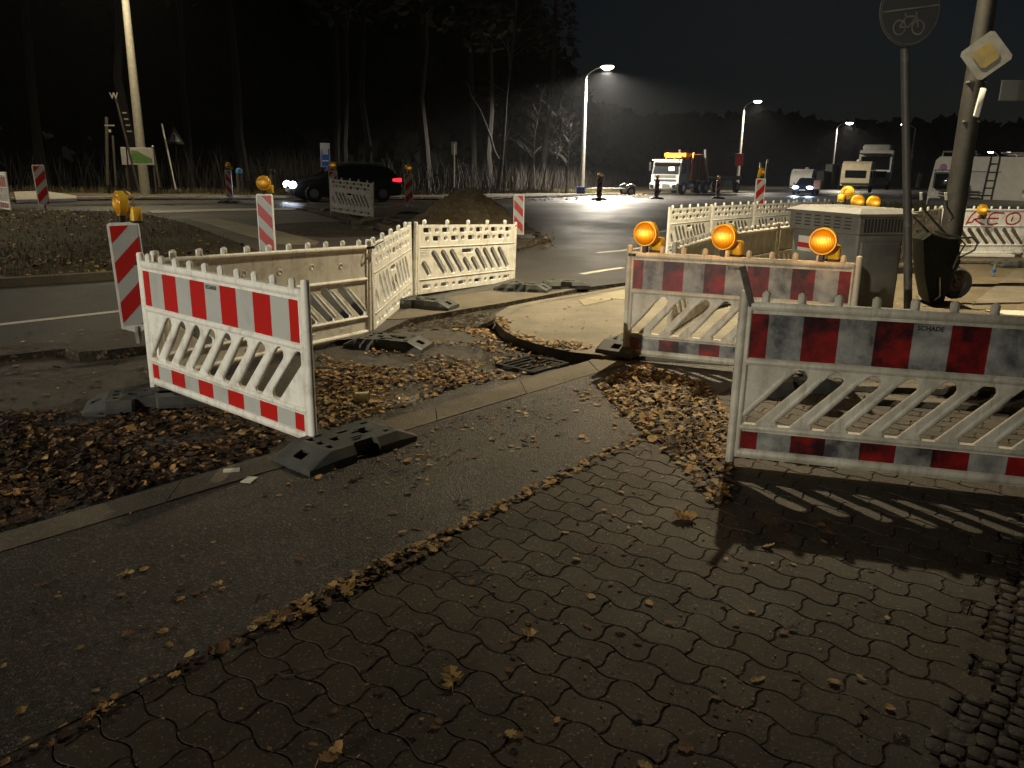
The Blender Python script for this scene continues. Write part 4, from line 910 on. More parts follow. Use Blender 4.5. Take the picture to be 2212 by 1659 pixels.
# twigs
for i,(px,py,a_,L_) in enumerate(((1015,1240,18,.16),(640,1460,10,.2),(800,1415,-20,.07),(1150,1248,-10,.05),(1000,1085,25,.1),(860,1020,20,.12))):
    v=P(px,py); mb=MB(); pts=[]; random.seed(i)
    for k in range(7): t=k/6-.5; pts.append((t*L_*math.cos(R(a_)),t*L_*math.sin(R(a_))+.01*math.sin(k*1.7),.008+.004*math.sin(k*2.3)))
    mb.tube(pts,[.004,.0035,.0035,.003,.003,.0025,.0015],5); o=mb.build('twig','twig'); o.location=(v.x,v.y,.002); tag(o,['curved dark twig on the pavers below the leaf line','longest straight twig on the pavers at the lower left','short twig right of the longest lower left twig','tiny twig on the pavers in the middle','twig beside the leaves on the dark cycle path','twig lying close to the near base plate'][i],'twig')
# yellowish film scraps on the kerb
for i,(px,py) in enumerate(((500,1015),(538,1035),(542,990))):
    v=P(px,py,.012); mb=MB(); mb.box((0,0,0),(.09,.06,.004),0,0,rz=i*1.1+.3); o=mb.build('paper_scrap','signwhite'); o.location=(v.x,v.y,topz(v.x,v.y)+.006); tag(o,['leftmost pale paper scrap on the flush kerb','lowest pale paper scrap on the flush kerb','yellowish paper scrap on the upper side of the flush kerb'][i],'paper scrap')
# ------------------------------------------------------------------ soil mound and rubble
def mound(name,c_,rx,ry,h,m,label,seed):
    mb=MB(); n,k=64,26; vs=[];fs=[]
    for i in range(k+1):
        r_=i/k
        for j in range(n):
            a=2*PI*j/n; rr=r_*(1+.12*noise.noise(Vector((math.cos(a)*1.5,math.sin(a)*1.5,seed)))); x=rx*rr*math.cos(a); y=ry*rr*math.sin(a)
            z=h*(math.cos(min(1,r_)*PI)*.5+.5)**.8; z+=.12*noise.noise(Vector((x*2.2,y*2.2,seed)))+.08*noise.noise(Vector((x*7,y*7,seed)))+.05*noise.noise(Vector((x*16,y*16,seed))); vs.append((x,y,z-.1*r_))
    for i in range(k):
        for j in range(n): fs.append((i*n+j,i*n+(j+1)%n,(i+1)*n+(j+1)%n,(i+1)*n+j))
    mb.add(vs,fs); o=mb.build(name,m,None,True); o.location=c_; return tag(o,label,'heap')
mc=P(1000,470); mc=Vector((-1.35,23.0,0)); mc.z=g(mc.x,mc.y)
mound('soil_mound',mc,2.0,1.4,.95,'mound','conical heap of brown gravelly soil behind the pierced barriers',3)
random.seed(12)
RL=0
def chunk(px,py,s_,seed,label):
    v=P(px,py); random.seed(seed); mb=MB(); pts=[(s_*random.uniform(.75,1.1)*math.cos(a*PI/3+.2*random.random()),s_*.7*random.uniform(.75,1.1)*math.sin(a*PI/3)) for a in range(6)]
    n=6; h=s_*random.uniform(.22,.35); tx,ty=random.uniform(-.25,.25),random.uniform(-.1,.3)
    vs=[(x,y,h+x*tx+y*ty+random.uniform(-.02,.02)) for x,y in pts]+[(x*1.06,y*1.06,x*tx+y*ty-.02) for x,y in pts]
    mb.add(vs,[tuple(range(n)),tuple(range(2*n-1,n-1,-1))]+[(i,n+i,n+(i+1)%n,(i+1)%n) for i in range(n)]); o=mb.build('asphalt_chunk','kerb'); o.location=(v.x,v.y,topz(v.x,v.y)+.04); o.rotation_euler=(0,0,random.random()*3); return tag(o,label,'asphalt chunk','broken asphalt chunks heaped near the small far barrier')
for i in range(16):
    px=745+random.Random(i).uniform(0,110); py=470+random.Random(i+50).uniform(0,34); chunk(px,py,random.Random(i+9).uniform(.16,.34),i,'broken slab of old asphalt heaped below the small far barrier')
# dark churned soil near mound
random.seed(3)
sheet('churned_soil',[p.xy for p in pp([(640,452),(760,447),(1000,440),(1120,470),(1190,520),(1120,540),(900,512),(800,505),(740,478)],.03)],.035,['soil','soil'],res=.3,fn=lambda x,y:.06*noise.noise(Vector((x*2,y*2,9)))+.02,skirt=.1,jag=.05)
# ------------------------------------------------------------------ vehicles
def loft(mb,stations,mi_side=0,mi_glass=1,glass=None):
    """stations: (x, z_low, z_belt, z_roof, half_w_low, half_w_belt, half_w_roof)"""
    rings=[]
    for (x,zl,zb,zr,wl,wb,wr) in stations:
        rings.append([(x,-wl,zl),(x,-wb,(zl+zb)*.5),(x,-wb*.99,zb),(x,-wr,zr-.05*(zr>zb+.1)),(x,-wr*.8,zr),(x,wr*.8,zr),(x,wr,zr-.05*(zr>zb+.1)),(x,wb*.99,zb),(x,wb,(zl+zb)*.5),(x,wl,zl)])
    vs=[p for r_ in rings for p in r_]; n=10; o=len(mb.v)
    fs=[];ms=[]
    for k in range(len(rings)-1):
        for i in range(n):
            fs.append((k*n+i,(k+1)*n+i,(k+1)*n+(i+1)%n,k*n+(i+1)%n)); gl=glass and glass(k,i); ms.append(mi_glass if gl else mi_side)
    fs.append(tuple(range(n))); fs.append(tuple(range(len(vs)-1,len(vs)-1-n,-1))); ms+=[mi_side,mi_side]
    mb.add(vs,fs,0); mb.m[-len(fs):]=ms
def wheel(par,x,y,r_,w_=.22,rimm='rim',name='wheel'):
    mb=MB(); mb.lathe([(r_*.55,-w_/2),(r_*.9,-w_/2),(r_,-w_*.3),(r_,w_*.3),(r_*.9,w_/2),(r_*.55,w_/2)],(x,y,r_),'Y',24); o=mb.build(name,'tyre',par,True)
    mb=MB(); mb.lathe([(r_*.56,-w_*.48),(r_*.5,-w_*.3),(r_*.2,-w_*.35),(0,-w_*.4)],(x,y,r_),'Y',20); mb.lathe([(r_*.56,w_*.48),(r_*.5,w_*.3),(r_*.2,w_*.35),(0,w_*.4)],(x,y,r_),'Y',20); mb.build('rim',rimm,o,True); return o
def car(label,loc,rz,paint,hl,lamp_e,lcol,tl=True):
    """front towards -x"""
    r_=empty('estate_car',loc,rz,label,'car'); mb=MB()
    st=[(-2.2,.3,.55,.6,.6,.66,.6),(-2.1,.2,.66,.72,.78,.8,.7),(-1.5,.2,.86,.9,.86,.89,.78),(-1.05,.2,.92,.97,.86,.9,.76),(-.35,.2,.94,1.42,.86,.91,.64),(.2,.2,.95,1.48,.86,.91,.66),(1.0,.2,.96,1.47,.86,.91,.66),(1.75,.22,.97,1.38,.85,.89,.64),(2.12,.25,.93,1.0,.82,.86,.7),(2.25,.32,.6,.66,.7,.76,.68)]
    loft(mb,st,0,1,lambda k,i:(3<=k<=7 and i in(2,6)) or (k in(3,7) and i in(3,4,5))); mb.build('body',[paint,'glass'],r_,True)
    for x in(-1.38,1.4):
        for y in(-.84,.84): wheel(r_,x,y,.33)
    for y in(-.6,.6):
        mb=MB(); mb.T=Matrix.Translation((-2.12,y,.64))@Matrix.Diagonal((.9,1.7,.85,1)); mb.lathe([(0,-.17),(.12,-.12),(.17,0),(.12,.12),(0,.17)],(0,0,0),'X',14); mb.build('headlight',hl,r_,True)
    for y in(-.66,.66):
        mb=MB(); mb.box((2.02,y*1.18,.86),(.42,.2,.16),0,.03); mb.build('tail_light','tail' if tl else 'glass',r_,True)
    mb=MB(); mb.box((-2.24,0,.42),(.04,.9,.16),0,.01); mb.build('grille','vent',r_); mb=MB(); mb.box((-2.265,0,.44),(.01,.5,.11)); mb.build('number_plate','signwhite',r_)
    for y in(-.98,.98): mb=MB(); mb.box((-.75,y,.98),(.12,.16,.12),0,.03); mb.build('mirror',paint,r_,True)
    for y in(-.55,.55):
        mb=MB(); mb.tube([(-.2,y,1.5),(.4,y,1.54),(1.5,y,1.5)],.02,6); mb.build('roof_rail','metal',r_,True)
    for y in(-.6,.6):
        li=bpy.data.lights.new('headlight_beam','SPOT'); li.energy=lamp_e; li.spot_size=R(80); li.spot_blend=1; li.color=lcol; li.shadow_soft_size=.08; o=bpy.data.objects.new('headlight_beam',li); COL.objects.link(o); o.parent=r_; o.location=(-2.35,y,.64); o.rotation_euler=(Vector((-1,0,-.1))).to_track_quat('-Z','Y').to_euler()
    return r_
v=PD(742,436,33.5); v.z=topz(v.x,v.y); print('car',v)
car('dark estate car passing on the left with a glaring white headlight and red tail light',v,R(26),'darkcar','headlight',60,(.75,.82,1))
v=PD(1740,420,76); vz=v.z
car('dark blue car with two blue-white headlights driving towards the camera',v,R(62),'darkblue','headblue',500,(.45,.65,1),False)
# caravans
def caravan(label,loc,rz,body,L_=4.2,window=True):
    r_=empty('caravan',loc,rz,label,'caravan','caravans parked beside the far road'); mb=MB(); W=2.1
    prof=[(-L_/2,.55),(-L_/2-.1,1.0),(-L_/2-.05,1.7),(-L_/2+.15,2.2),(-L_/2+.5,2.4),(L_/2-.5,2.4),(L_/2-.1,2.15),(L_/2,1.3),(L_/2-.05,.55)]
    mb.plate(prof,[],Matrix.Translation((0,-W/2,0))@XZ,-W,0) if 0 else mb.plate(prof,[],Matrix.Translation((0,W/2,0))@XZ@Matrix.Translation((0,0,W)),W,0)
    mb.build('body',body,r_,True); mb=MB(); mb.add([(-L_/2-.115,-.75,1.15),(-L_/2-.115,.75,1.15),(-L_/2-.075,.75,1.72),(-L_/2-.075,-.75,1.72)],[(0,1,2,3)]); mb.build('front_window','glass' if window else 'white',r_)
    for x in(-1.0,.7): mb=MB(); mb.box((x,-W/2-.01,1.5),(.9,.02,.55),0,.005); mb.build('side_window','glass',r_)
    mb=MB(); mb.box((-L_/2-.09,0,.72),(.06,W-.1,.12),0,.02); mb.build('bumper','grime',r_); wheel(r_,.2,-.95,.32); wheel(r_,.2,.95,.32)
    mb=MB(); mb.tube([(-L_/2,0,.45),(-L_/2-1.3,0,.45)],.05,8); mb.build('drawbar','metal',r_); mb=MB(); mb.lathe([(0,0),(.18,.02),(.2,.12),(0,.2)],(-.6,0,2.4),'Z',12); mb.build('roof_vent','white',r_,True)
    return r_
v=PD(1742,418,84); caravan('white caravan behind the car with the blue headlights',v,R(52),'white',window=False)
v=PD(1850,416,66); v2=v; caravan('cream caravan with dark front window between the far lamp posts and the white lorry',v,R(60),'cream',3.6)
v=PD(1792,412,74); r_=empty('machine_crate',v,R(20),'dark stack of road works machinery between the two caravans','machine')
for i,(x,z,w_,h_,m_) in enumerate(((-.9,.9,.7,1.6,'darkmetal'),(-.1,1.2,.6,2.2,'grime'),(.8,1.1,.7,2.0,'cabinet'),(-1.3,.5,.4,.8,'rust'))): mb=MB(); mb.box((x,0,z),(w_,.9,h_),0,.04); mb.box((x,-.46,z+.1),(w_*.6,.03,h_*.5),0,.01); mb.build('machine_part',m_,r_)
# white lorry cab far right
def truck_cab(par,paint,trim,W=2.5,h=2.9,x0=0,dep=2.1,z0=.75):
    mb=MB(); prof=[(x0,z0),(x0-.02,z0+.55),(x0+.02,1.55),(x0+.2,h-.35),(x0+.4,h),(x0+dep,h),(x0+dep,z0)]
    mb.plate(prof,[],Matrix.Translation((0,W/2,0))@XZ@Matrix.Translation((0,0,W)),W,0); b=mb.build('cab',paint,par,False)
    mb=MB(); mb.add([(x0+.005,-W/2+.12,1.62),(x0+.005,W/2-.12,1.62),(x0+.15,W/2-.18,h-.5),(x0+.15,-W/2+.18,h-.5)],[(0,3,2,1)]); mb.build('windscreen','glass',par)
    for sg in(-1,1): mb=MB(); mb.box((x0+.75,sg*(W/2+.008),2.02),(.75,.02,.72),0,.004); mb.build('side_window','glass',par)
    return b
v=PD(1882,410,68); wt=empty('white_lorry',v,R(62),'white lorry cab with roof spoiler behind the cream caravan','lorry')
truck_cab(wt,'white','grime',h=3.15); mb=MB(); mb.box((1.3,0,3.35),(1.6,2.2,.5),0,.15); mb.build('roof_spoiler','white',wt,True); mb=MB(); mb.box((-.1,0,2.85),(.35,2.4,.08),0,.02); mb.build('sun_visor','glass',wt)
mb=MB(); mb.box((-.02,0,1.25),(.04,1.9,.5),0,.02); mb.build('grille','vent',wt); mb=MB(); mb.box((-.12,0,.65),(.3,2.5,.45),0,.08); mb.build('bumper','white',wt)
for y in(-1.1,1.1): wheel(wt,.9,y,.5,.3)
mb=MB(); mb.box((3.5,0,1.0),(3,2.0,.3)); mb.build('chassis','darkmetal',wt)
# skip lorry
v=PD(1462,421,66); v.z=g(v.x,v.y)+.0; print('truck',v,topz(v.x,v.y))
tk=empty('skip_lorry',PD(1409,419,67)+Vector((1.0,.2,0)),R(52),'white-fronted skip lorry with orange lifting frame and rusty skip','lorry')
truck_cab(tk,'grime','grime',W=2.5,h=2.75,dep=1.75)
mb=MB(); mb.add([(-.03,-1.25,.8),(-.03,1.25,.8),(-.03,1.25,1.55),(-.03,-1.25,1.55)],[(0,3,2,1)]); M['dulltruck']=mat('dull_truck_white',(.3,.31,.3),.4,(.2,.2,.19),4); mb.build('front_panel','dulltruck',tk)
mb=MB(); mb.box((-.045,0,1.42),(.02,1.9,.2),0,.004); mb.build('grille_upper','grime',tk); mb=MB(); mb.box((-.045,0,1.1),(.02,2.0,.14),0,.004); mb.build('grille_lower','vent',tk)
mb=MB(); mb.box((-.14,0,.62),(.34,2.5,.6),0,.08); mb.build('bumper','dulltruck',tk,True); mb=MB(); mb.box((-.325,.0,.62),(.02,1.2,.42),0,.004); mb.build('intake','grime',tk)
for y in(-1.0,1.0): mb=MB(); mb.box((-.32,y,.62),(.04,.32,.3),0,.01,rx=.3*y); mb.build('headlight','glass',tk)
mb=MB(); mb.box((-.34,.3,.7),(.02,.5,.42)); ap=mb.build('white_square_plate','signwhite',tk); lettering('A',.36,Matrix.Translation((-.352,.3,.58))@Matrix.Rotation(-PI/2,4,'Z')@XZ,'ink',ap)
mb=MB(); mb.box((-.05,0,2.68),(.3,2.4,.07),0,.02); mb.build('sun_visor','cream',tk); mb=MB(); mb.box((.08,-.5,1.95),(.04,.5,.4),0,.01); mb.build('cab_light','glow',tk)
for y in(-1.38,1.38): mb=MB(); mb.box((-.05,y,2.15),(.12,.18,.7),0,.03); mb.build('mirror','darkmetal',tk)
mb=MB(); mb.lathe([(0,0),(.07,0),(.07,.14),(0,.18)],(.5,-.5,2.75),'Z',10); mb.build('beacon_light','orange',tk,True)
mb=MB(); mb.box((4.2,0,.95),(6.0,1.0,.3)); mb.build('chassis','darkmetal',tk)
for x in(.95,3.9,5.2):
    for y in(-1.12,1.12):
        wheel(tk,x,y,.5,.3)
        if x>2: mb=MB(); mb.tube([(x-.58,y,.5),(x-.45,y,.95),(x,y,1.15),(x+.45,y,.95),(x+.58,y,.5)],.05,6); mb.build('mudguard','metal',tk,True)
mb=MB(); mb.box((2.3,-1.0,.7),(.9,.4,.5),0,.05); mb.build('fuel_tank','metal',tk,True)
mb=MB(); mb.box((2.3,0,2.95),(2.2,1.5,.16),0,.03); mb.box((1.95,-.9,2.75),(.2,.14,.6)); mb.box((1.95,.9,2.75),(.2,.14,.6)); mb.box((1.95,0,3.1),(.9,2.0,.32),0,.03); mb.build('lifting_frame','orange',tk)
for y in(-1.18,1.18):
    mb=MB(); mb.tube([(2.1,y,1.1),(2.3,y,2.6),(2.5,y,3.3)],.1,6); mb.build('front_arm','orange',tk); mb=MB(); mb.tube([(5.6,y,1.0),(4.9,y,2.4),(4.6,y,3.6)],.11,6); mb.build('lifting_arm','metal',tk)
mb=MB(); pr=[(2.6,1.2),(2.35,3.1),(5.0,3.25),(5.9,2.9),(5.5,1.2)]; mb.plate(pr,[],Matrix.Translation((0,1.0,0))@XZ@Matrix.Translation((0,0,2.0)),2.0,0)
for x in(3.0,3.7,4.4,5.0): mb.box((x,-1.04,2.1),(.09,.06,1.7))
mb.box((3.9,-1.04,3.05),(3.0,.08,.12)); mb.build('skip','rust',tk)
for k in range(4): 
    pass
mb=MB(); mb.box((2.15,-1.28,2.3),(.3,.02,.9)); mb.build('warning_board','signred',tk)
# lorry trailer
tl=empty('lorry_trailer',PD(1543,416,75),R(52),'low flat trailer coupled behind the skip lorry','trailer')
mb=MB(); mb.box((0,0,1.25),(6.0,2.4,.22),0,.02); mb.box((0,-1.2,1.35),(6.0,.06,.3)); mb.build('deck','grime',tl); mb=MB(); mb.box((-4.2,0,.9),(2.6,.14,.14)); mb.build('drawbar','darkmetal',tl); mb=MB(); mb.box((.3,-1.0,.8),(1.8,.3,.6),0,.03); mb.build('tool_box','metal',tl)
for x in(-2.0,2.2):
    for y in(-1.1,1.1): wheel(tl,x,y,.48,.3)
# small boat trailer
bt=empty('car_trailer',PD(1312,422,60),R(8),'small empty boat trailer with a blue tub below the nearest far street lamp','trailer')
mb=MB(); mb.tube([(-1.6,0,.45),(-.8,-.5,.5),(1.2,-.6,.5)],.04,6); mb.tube([(-1.6,0,.45),(-.8,.5,.5),(1.2,.6,.5)],.04,6); mb.tube([(0,-.85,.5),(0,.85,.5)],.04,6); mb.tube([(1.1,-.85,.5),(1.1,.85,.5)],.04,6); mb.build('frame','metal',bt,True)
for x,y in((1.5,-.9),(1.5,.9)):
    wheel(bt,x,y,.33,.18); mb=MB(); mb.tube([(x-.42,y,.4),(x-.3,y,.7),(x,y,.82),(x+.3,y,.7),(x+.42,y,.4)],.06,6); mb.build('mudguard','metal',bt,True)
mb=MB(); mb.box((-2.0,-.3,.35),(.6,.5,.5),0,.06); o=mb.build('blue_tub','sky_blue_tub',None,True); o.location=bt.location; tag(o,'small blue tub lying left of the boat trailer','tub')
mb=MB(); mb.tube([(-.6,0,.5),(-.65,0,1.2),(-.4,0,1.4),(-.8,0,1.5)],.04,6); mb.build('winch_post','metal',bt)
# camper van (rear seen)
cy=27.0; c0_=PD(2003,0,cy); cxl=PD(2002,430,cy).x; cxr=PD(2178,430,cy+.6).x; czt=PD(2030,338,cy).z; print('camper',cxl,cxr,czt)
cw=2.85; ch=czt; cz0=g(cxl,cy)+.0
cp=empty('camper_van',Vector((cxl,cy,cz0)),R(-33),'beige-grey camper van seen from behind with roof ladder and bicycle rack','camper van')
ch=czt-cz0; Lc=6.0
mb=MB(); pr=[(0.0,.45),(cw,.45),(cw,ch-.05),(cw-.1,ch),(.22,ch),(.1,ch-.12),(.0,ch*.45)]
mb.plate(pr,[],XZ,Lc,0); M['camperbeige']=mat('camper_grey_beige',(.42,.4,.35),.45,(.33,.31,.27),2); mb.build('body','camperbeige',cp)
def cb(x0,z0,x1,z1,m,name,y=-.02,th=.03,bev=.01,par=None): mb=MB(); mb.box(((x0+x1)/2,y,(z0+z1)/2),(abs(x1-x0),th,abs(z1-z0)),0,bev); return mb.build(name,m,par or cp,True)
def cxz(px,py):   # where a sight line meets the camper's rear plane, in its own coordinates
    d=Vector(ray(px,py)); n_=Vector((math.sin(R(-33)),-math.cos(R(-33)),0)); o_=Vector((cxl,cy,cz0)); cz_=Vector((0,0,H)); t_=(o_-cz_).dot(n_)/d.dot(n_); p=cz_+d*t_-o_
    return p.x*math.cos(R(-33))+p.y*math.sin(R(-33)),p.z
x0,z0=cxz(2022,375); x1,z1=cxz(2066,409); cb(x0,z1,x1,z0,'glass','rear_window'); cb(x0-.05,z1-.05,x1+.05,z0+.05,'grime','window_frame',-.005)
x0,z0=cxz(2164,371); xa,za=cxz(2096,369); cb(xa,z0-.02,x0,z0,'grime','trim_rail',-.03)
xs,zs=cxz(2038,361); mb=MB(); mb.lathe([(0,-.002),(.11,-.002),(.11,.0)],(xs,-.01,zs),'Y',20); o=mb.build('round_sticker','signred',cp); mb=MB(); mb.box((xs,-.018,zs),(.2,.004,.07)); mb.build('sticker_band','signblue',o)
xs,zs=cxz(2036,368); mb=MB()
for k in range(5): mb.box((xs-.2+.1*k,-.014,zs+.015*(k%2)),(.07,.004,.045))
mb.build('small_motif','ink',cp)
mb=MB()
for (t0,t1),(b0_,b1_) in (((2142,338),(2121,430)),((2160,342),(2141,430))):
    a=cxz(t0,t1); b=cxz(b0_,b1_); mb.tube([(a[0],0,a[1]+.04),(a[0],-.12,a[1]-.05),(b[0],-.12,b[1]),(b[0],-.02,b[1]-.03)],.022,6)
for py in(354,372,390,406,422):
    f=(py-340)/90; a=cxz(2141.5-21*f,py); b=cxz(2159.5-19*f,py); mb.tube([(a[0],-.12,a[1]),(b[0],-.12,b[1])],.018,6)
mb.build('ladder','darkmetal',cp,True)
mb=MB()
for py in(411,417,424):
    a=cxz(2029,py); b=cxz(2118,py+3); mb.tube([(a[0],-.3,a[1]),(b[0],-.3,b[1])],.022,6)
for px in(2052,2094): a=cxz(px,408); b=cxz(px-5,446); mb.tube([(a[0],-.3,a[1]),(b[0],-.06,b[1])],.03,6); mb.tube([(a[0],-.3,a[1]),(a[0],-.02,a[1]+.1)],.02,6)
mb.build('bicycle_rack','grime',cp,True)
mb=MB(); 
mb.tube([(.25,.3,ch),(.25,.3,ch+.16),(1.2,.3,ch+.16),(1.2,.3,ch)],.025,6); mb.tube([(.25,.3,ch+.16),(1.2,1.4,ch+.1)],.02,6); mb.tube([(1.9,.3,ch+.12),(cw-.1,.3,ch+.12),(cw-.1,3.5,ch+.12),(1.9,3.5,ch+.12),(1.9,.3,ch+.12)],.025,6); mb.build('roof_rail','metal',cp,True)
mb=MB(); mb.box((cw/2,-.1,.5),(cw-.1,.2,.34),0,.05); mb.build('bumper','grime',cp,True)
for x in(.16,cw-.16):
    for z,m_ in((.95,'tail_off'),(.82,'signwhite')):
        if m_ not in M: M[m_]=mat('dull_tail_lens',(.12,.02,.015),.3)
        mb=MB(); mb.lathe([(0,-.02),(.06,-.02),(.065,0)],(x,-.005,z),'Y',12); mb.build('tail_light',m_,cp,True)
for x in(.45,cw-.45):
    for y in(1.2,4.8): 
        mb=MB(); mb.T=Matrix.Translation((x,y,.36))@Matrix.Rotation(PI/2,4,'Z'); mb.lathe([(0,-.1),(.2,-.1),(.33,-.1),(.36,-.05),(.36,.05),(.33,.1),(.2,.1),(0,.1)],(0,0,0),'Y',20); mb.build('wheel','tyre',cp,True)
mb=MB(); mb.box((cw+.06,3.0,ch-.2),(.1,3.5,.12),0,.03); mb.build('awning_box','grime',cp,True)
# distant parked cars as small lit things at right edge
for i,(px,py,y_) in enumerate(((2196,401,95),(2209,400,90))):
    v=PD(px,py,y_); car(['left one of two tiny oncoming cars at the right edge behind the camper','right one of two tiny oncoming cars at the right edge behind the camper'][i],Vector((v.x,v.y,v.z-.65)),R(75),'darkcar','headblue',0,(1,1,1),False)
v=PD(1983,405,110); mb=MB(); mb.box((0,0,.9),(.5,.1,1.9),0,.02,ry=.1); o=mb.build('white_banner','white'); o.location=v; tag(o,'small white upright banner far off left of the camper','banner')
# ------------------------------------------------------------------ trees
def bare_tree(label,loc,h,r0,seed,m='bark',fork=False,crown=True,lean=0.0,name='bare_tree',nb=16,group='trees of the dark wood across the road',pine=True):
    rnd=random.Random(seed); r_=empty(name,loc,0,label,'tree',group); mb=MB()
    def stem(base,top,ra,rb,mb,n=7):
        pts=[];rr=[]
        for k in range(n):
            t=k/(n-1); p=base.lerp(top,t); pts.append(p+Vector((rnd.uniform(-1,1),rnd.uniform(-1,1),0))*.012*h*(0 if k==0 else 1)); rr.append(ra+(rb-ra)*t)
        mb.tube(pts,rr,7); return pts
    top=Vector((lean*h,rnd.uniform(-.3,.3),h)); tr=stem(Vector((0,0,-.3)),top,r0,r0*.25,mb)
    if fork: stem(tr[1],Vector((-lean*h*1.1-.6,0,h*.55)),r0*.6,r0*.2,mb)
    mb.build('trunk',m,r_,True); mb=MB()
    for k in range(nb):
        t=rnd.uniform(.35 if not pine else .55,.98); p=Vector((0,0,0)).lerp(top,t); a=rnd.random()*2*PI; ln=h*(.28 if not pine else .16)*(1.15-t)+.5
        q=p+Vector((math.cos(a)*ln,math.sin(a)*ln,ln*rnd.uniform(.3,.9))); mb.tube([p,(p+q)/2+Vector((0,0,ln*.06)),q],[r0*.22,r0*.13,r0*.05],4)
        for j in range(5): 
            s_=p.lerp(q,rnd.uniform(.3,1)); e_=s_+Vector((rnd.uniform(-1,1),rnd.uniform(-1,1),rnd.uniform(0,1)))*ln*.35; mb.tube([s_,e_],[r0*.07,r0*.03],3)
    if pine:
        for k in range(420):
            t=rnd.uniform(.5,1.03)**.8; rad=h*.2*(1.1-t)+.5; a=rnd.random()*2*PI; q=rnd.random()**.5*rad; c_=Vector((0,0,0)).lerp(top,t)+Vector((math.cos(a)*q,math.sin(a)*q,rnd.uniform(-.5,.5)))
            s_=rnd.uniform(.25,.6); d=Vector((rnd.uniform(-1,1),rnd.uniform(-1,1),rnd.uniform(-.5,.5))).normalized()*s_; e_=d.cross(Vector((rnd.uniform(-1,1),rnd.uniform(-1,1),1))).normalized()*s_*.5
            mb.add([tuple(c_-d),tuple(c_+e_),tuple(c_+d),tuple(c_-e_)],[(0,1,2,3)],1)
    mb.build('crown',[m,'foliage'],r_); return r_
specs=[(-40,34,17,.28),(-33,43,19,.3),(-27,47,20,.3),(-31,36,16,.22),(-21,45,18,.28),(-17,52,21,.3),(-12,58,20,.3),(-23,58,22,.3),(-7,66,22,.35),(-2,70,20,.3),(3,84,22,.3),(-9,50,17,.2),(9,96,22,.35),(-15,70,24,.35),(17,112,23,.35),(27,128,22,.3),(-48,50,21,.3),(36,146,24,.4),(5,100,24,.35),(-4,82,24,.35),(52,160,22,.4),(70,165,22,.4),(90,165,23,.4),(-38,56,22,.3),(110,160,22,.4)]
proto=[]
POS=['far left edge','left of the fingerpost','right behind the left lamp post','left of the map board','above the map board','left above the blue-capped bollard','above the passing car','second row left of the passing car','above the soil mound','between marker post and birch','left of the nearest far lamp','above the small far barrier','behind the skip lorry','second row above the passing car','behind the trailer','behind the blue headlights','outermost left second row','behind the far lamps','second row left of the lorry','second row right of the birch','right of the white lorry','left behind the camper','right behind the camper','second row above the finger post','outermost right']
for i,(x,y,h,r0) in enumerate(specs):
    if x>4: continue
    loc=Vector((x,y,g(x,y))); la='dark pine tree in the wood, '+POS[i]
    if i<4: proto.append(bare_tree(la,loc,h,r0,i+5,'bark',lean=random.Random(i).uniform(-.05,.05),name='pine_tree'))
    else:
        q=dup(proto[i%4],loc,i*1.3,la); s_=h/specs[i%4][2]; q.scale=(s_,s_,s_)
bi=PD(1072,405,56); bare_tree('pale forked birch leaning right beyond the marker post',Vector((bi.x,bi.y,g(bi.x,bi.y))),13,.16,41,'birch',True,lean=.1,pine=False,name='birch_tree',nb=14)
bi=PD(1088,405,54); bare_tree('thin pale sapling just right of the forked birch',Vector((bi.x,bi.y,g(bi.x,bi.y))),5,.07,42,'birch',lean=.04,pine=False,name='sapling',nb=8)
for i,(px,h,le,la) in enumerate(((1140,7,.12,'leftmost bare sapling in the thicket left of the nearest far lamp'),(1165,8,.2,'second bare sapling in the thicket left of the nearest far lamp'),(1190,6,.15,'third bare sapling in the thicket left of the nearest far lamp'),(1222,5,.05,'bare sapling closest to the nearest far lamp'))):
    bi=PD(px,405,58+i); bare_tree(la,Vector((bi.x,bi.y,g(bi.x,bi.y))),h,.07,50+i,'birch',lean=le,pine=False,name='sapling',nb=22)
def wood_mass():
    rnd=random.Random(77); mb=MB(); line_=[(-120,50),(-60,58),(-30,64),(-10,76),(0,92),(10,116),(24,146),(60,185),(150,200)]
    for k in range(30000):
        q=rnd.random()*(len(line_)-1); i=int(q); f=q-i; a=Vector(line_[i]); b=Vector(line_[i+1]); p=a.lerp(b,f); n_=Vector((-(b-a).y,(b-a).x)).normalized(); p=p+n_*rnd.uniform(0,14)
        hmax=22*sm(14,-8,p.x)+3+7*(p.y/130)+3*noise.noise(Vector((p.x*.1,p.y*.1,0))); z=g(p.x,p.y)+rnd.random()**.8*hmax; s_=rnd.uniform(.35,1.1)*p.y/80*(1.7 if p.x<-8 else 1)
        d=Vector((rnd.uniform(-1,1),rnd.uniform(-.3,.3),rnd.uniform(-1,1))).normalized()*s_; e_=Vector((d.z,rnd.uniform(-.4,.4),-d.x)).normalized()*s_*.6; c_=Vector((p.x,p.y,z))
        mb.add([tuple(c_-d),tuple(c_-d*.2+e_),tuple(c_+d),tuple(c_+d*.1-e_)],[(0,1,2,3)])
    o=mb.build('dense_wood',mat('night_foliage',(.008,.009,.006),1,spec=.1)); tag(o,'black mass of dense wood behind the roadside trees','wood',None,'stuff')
wood_mass()
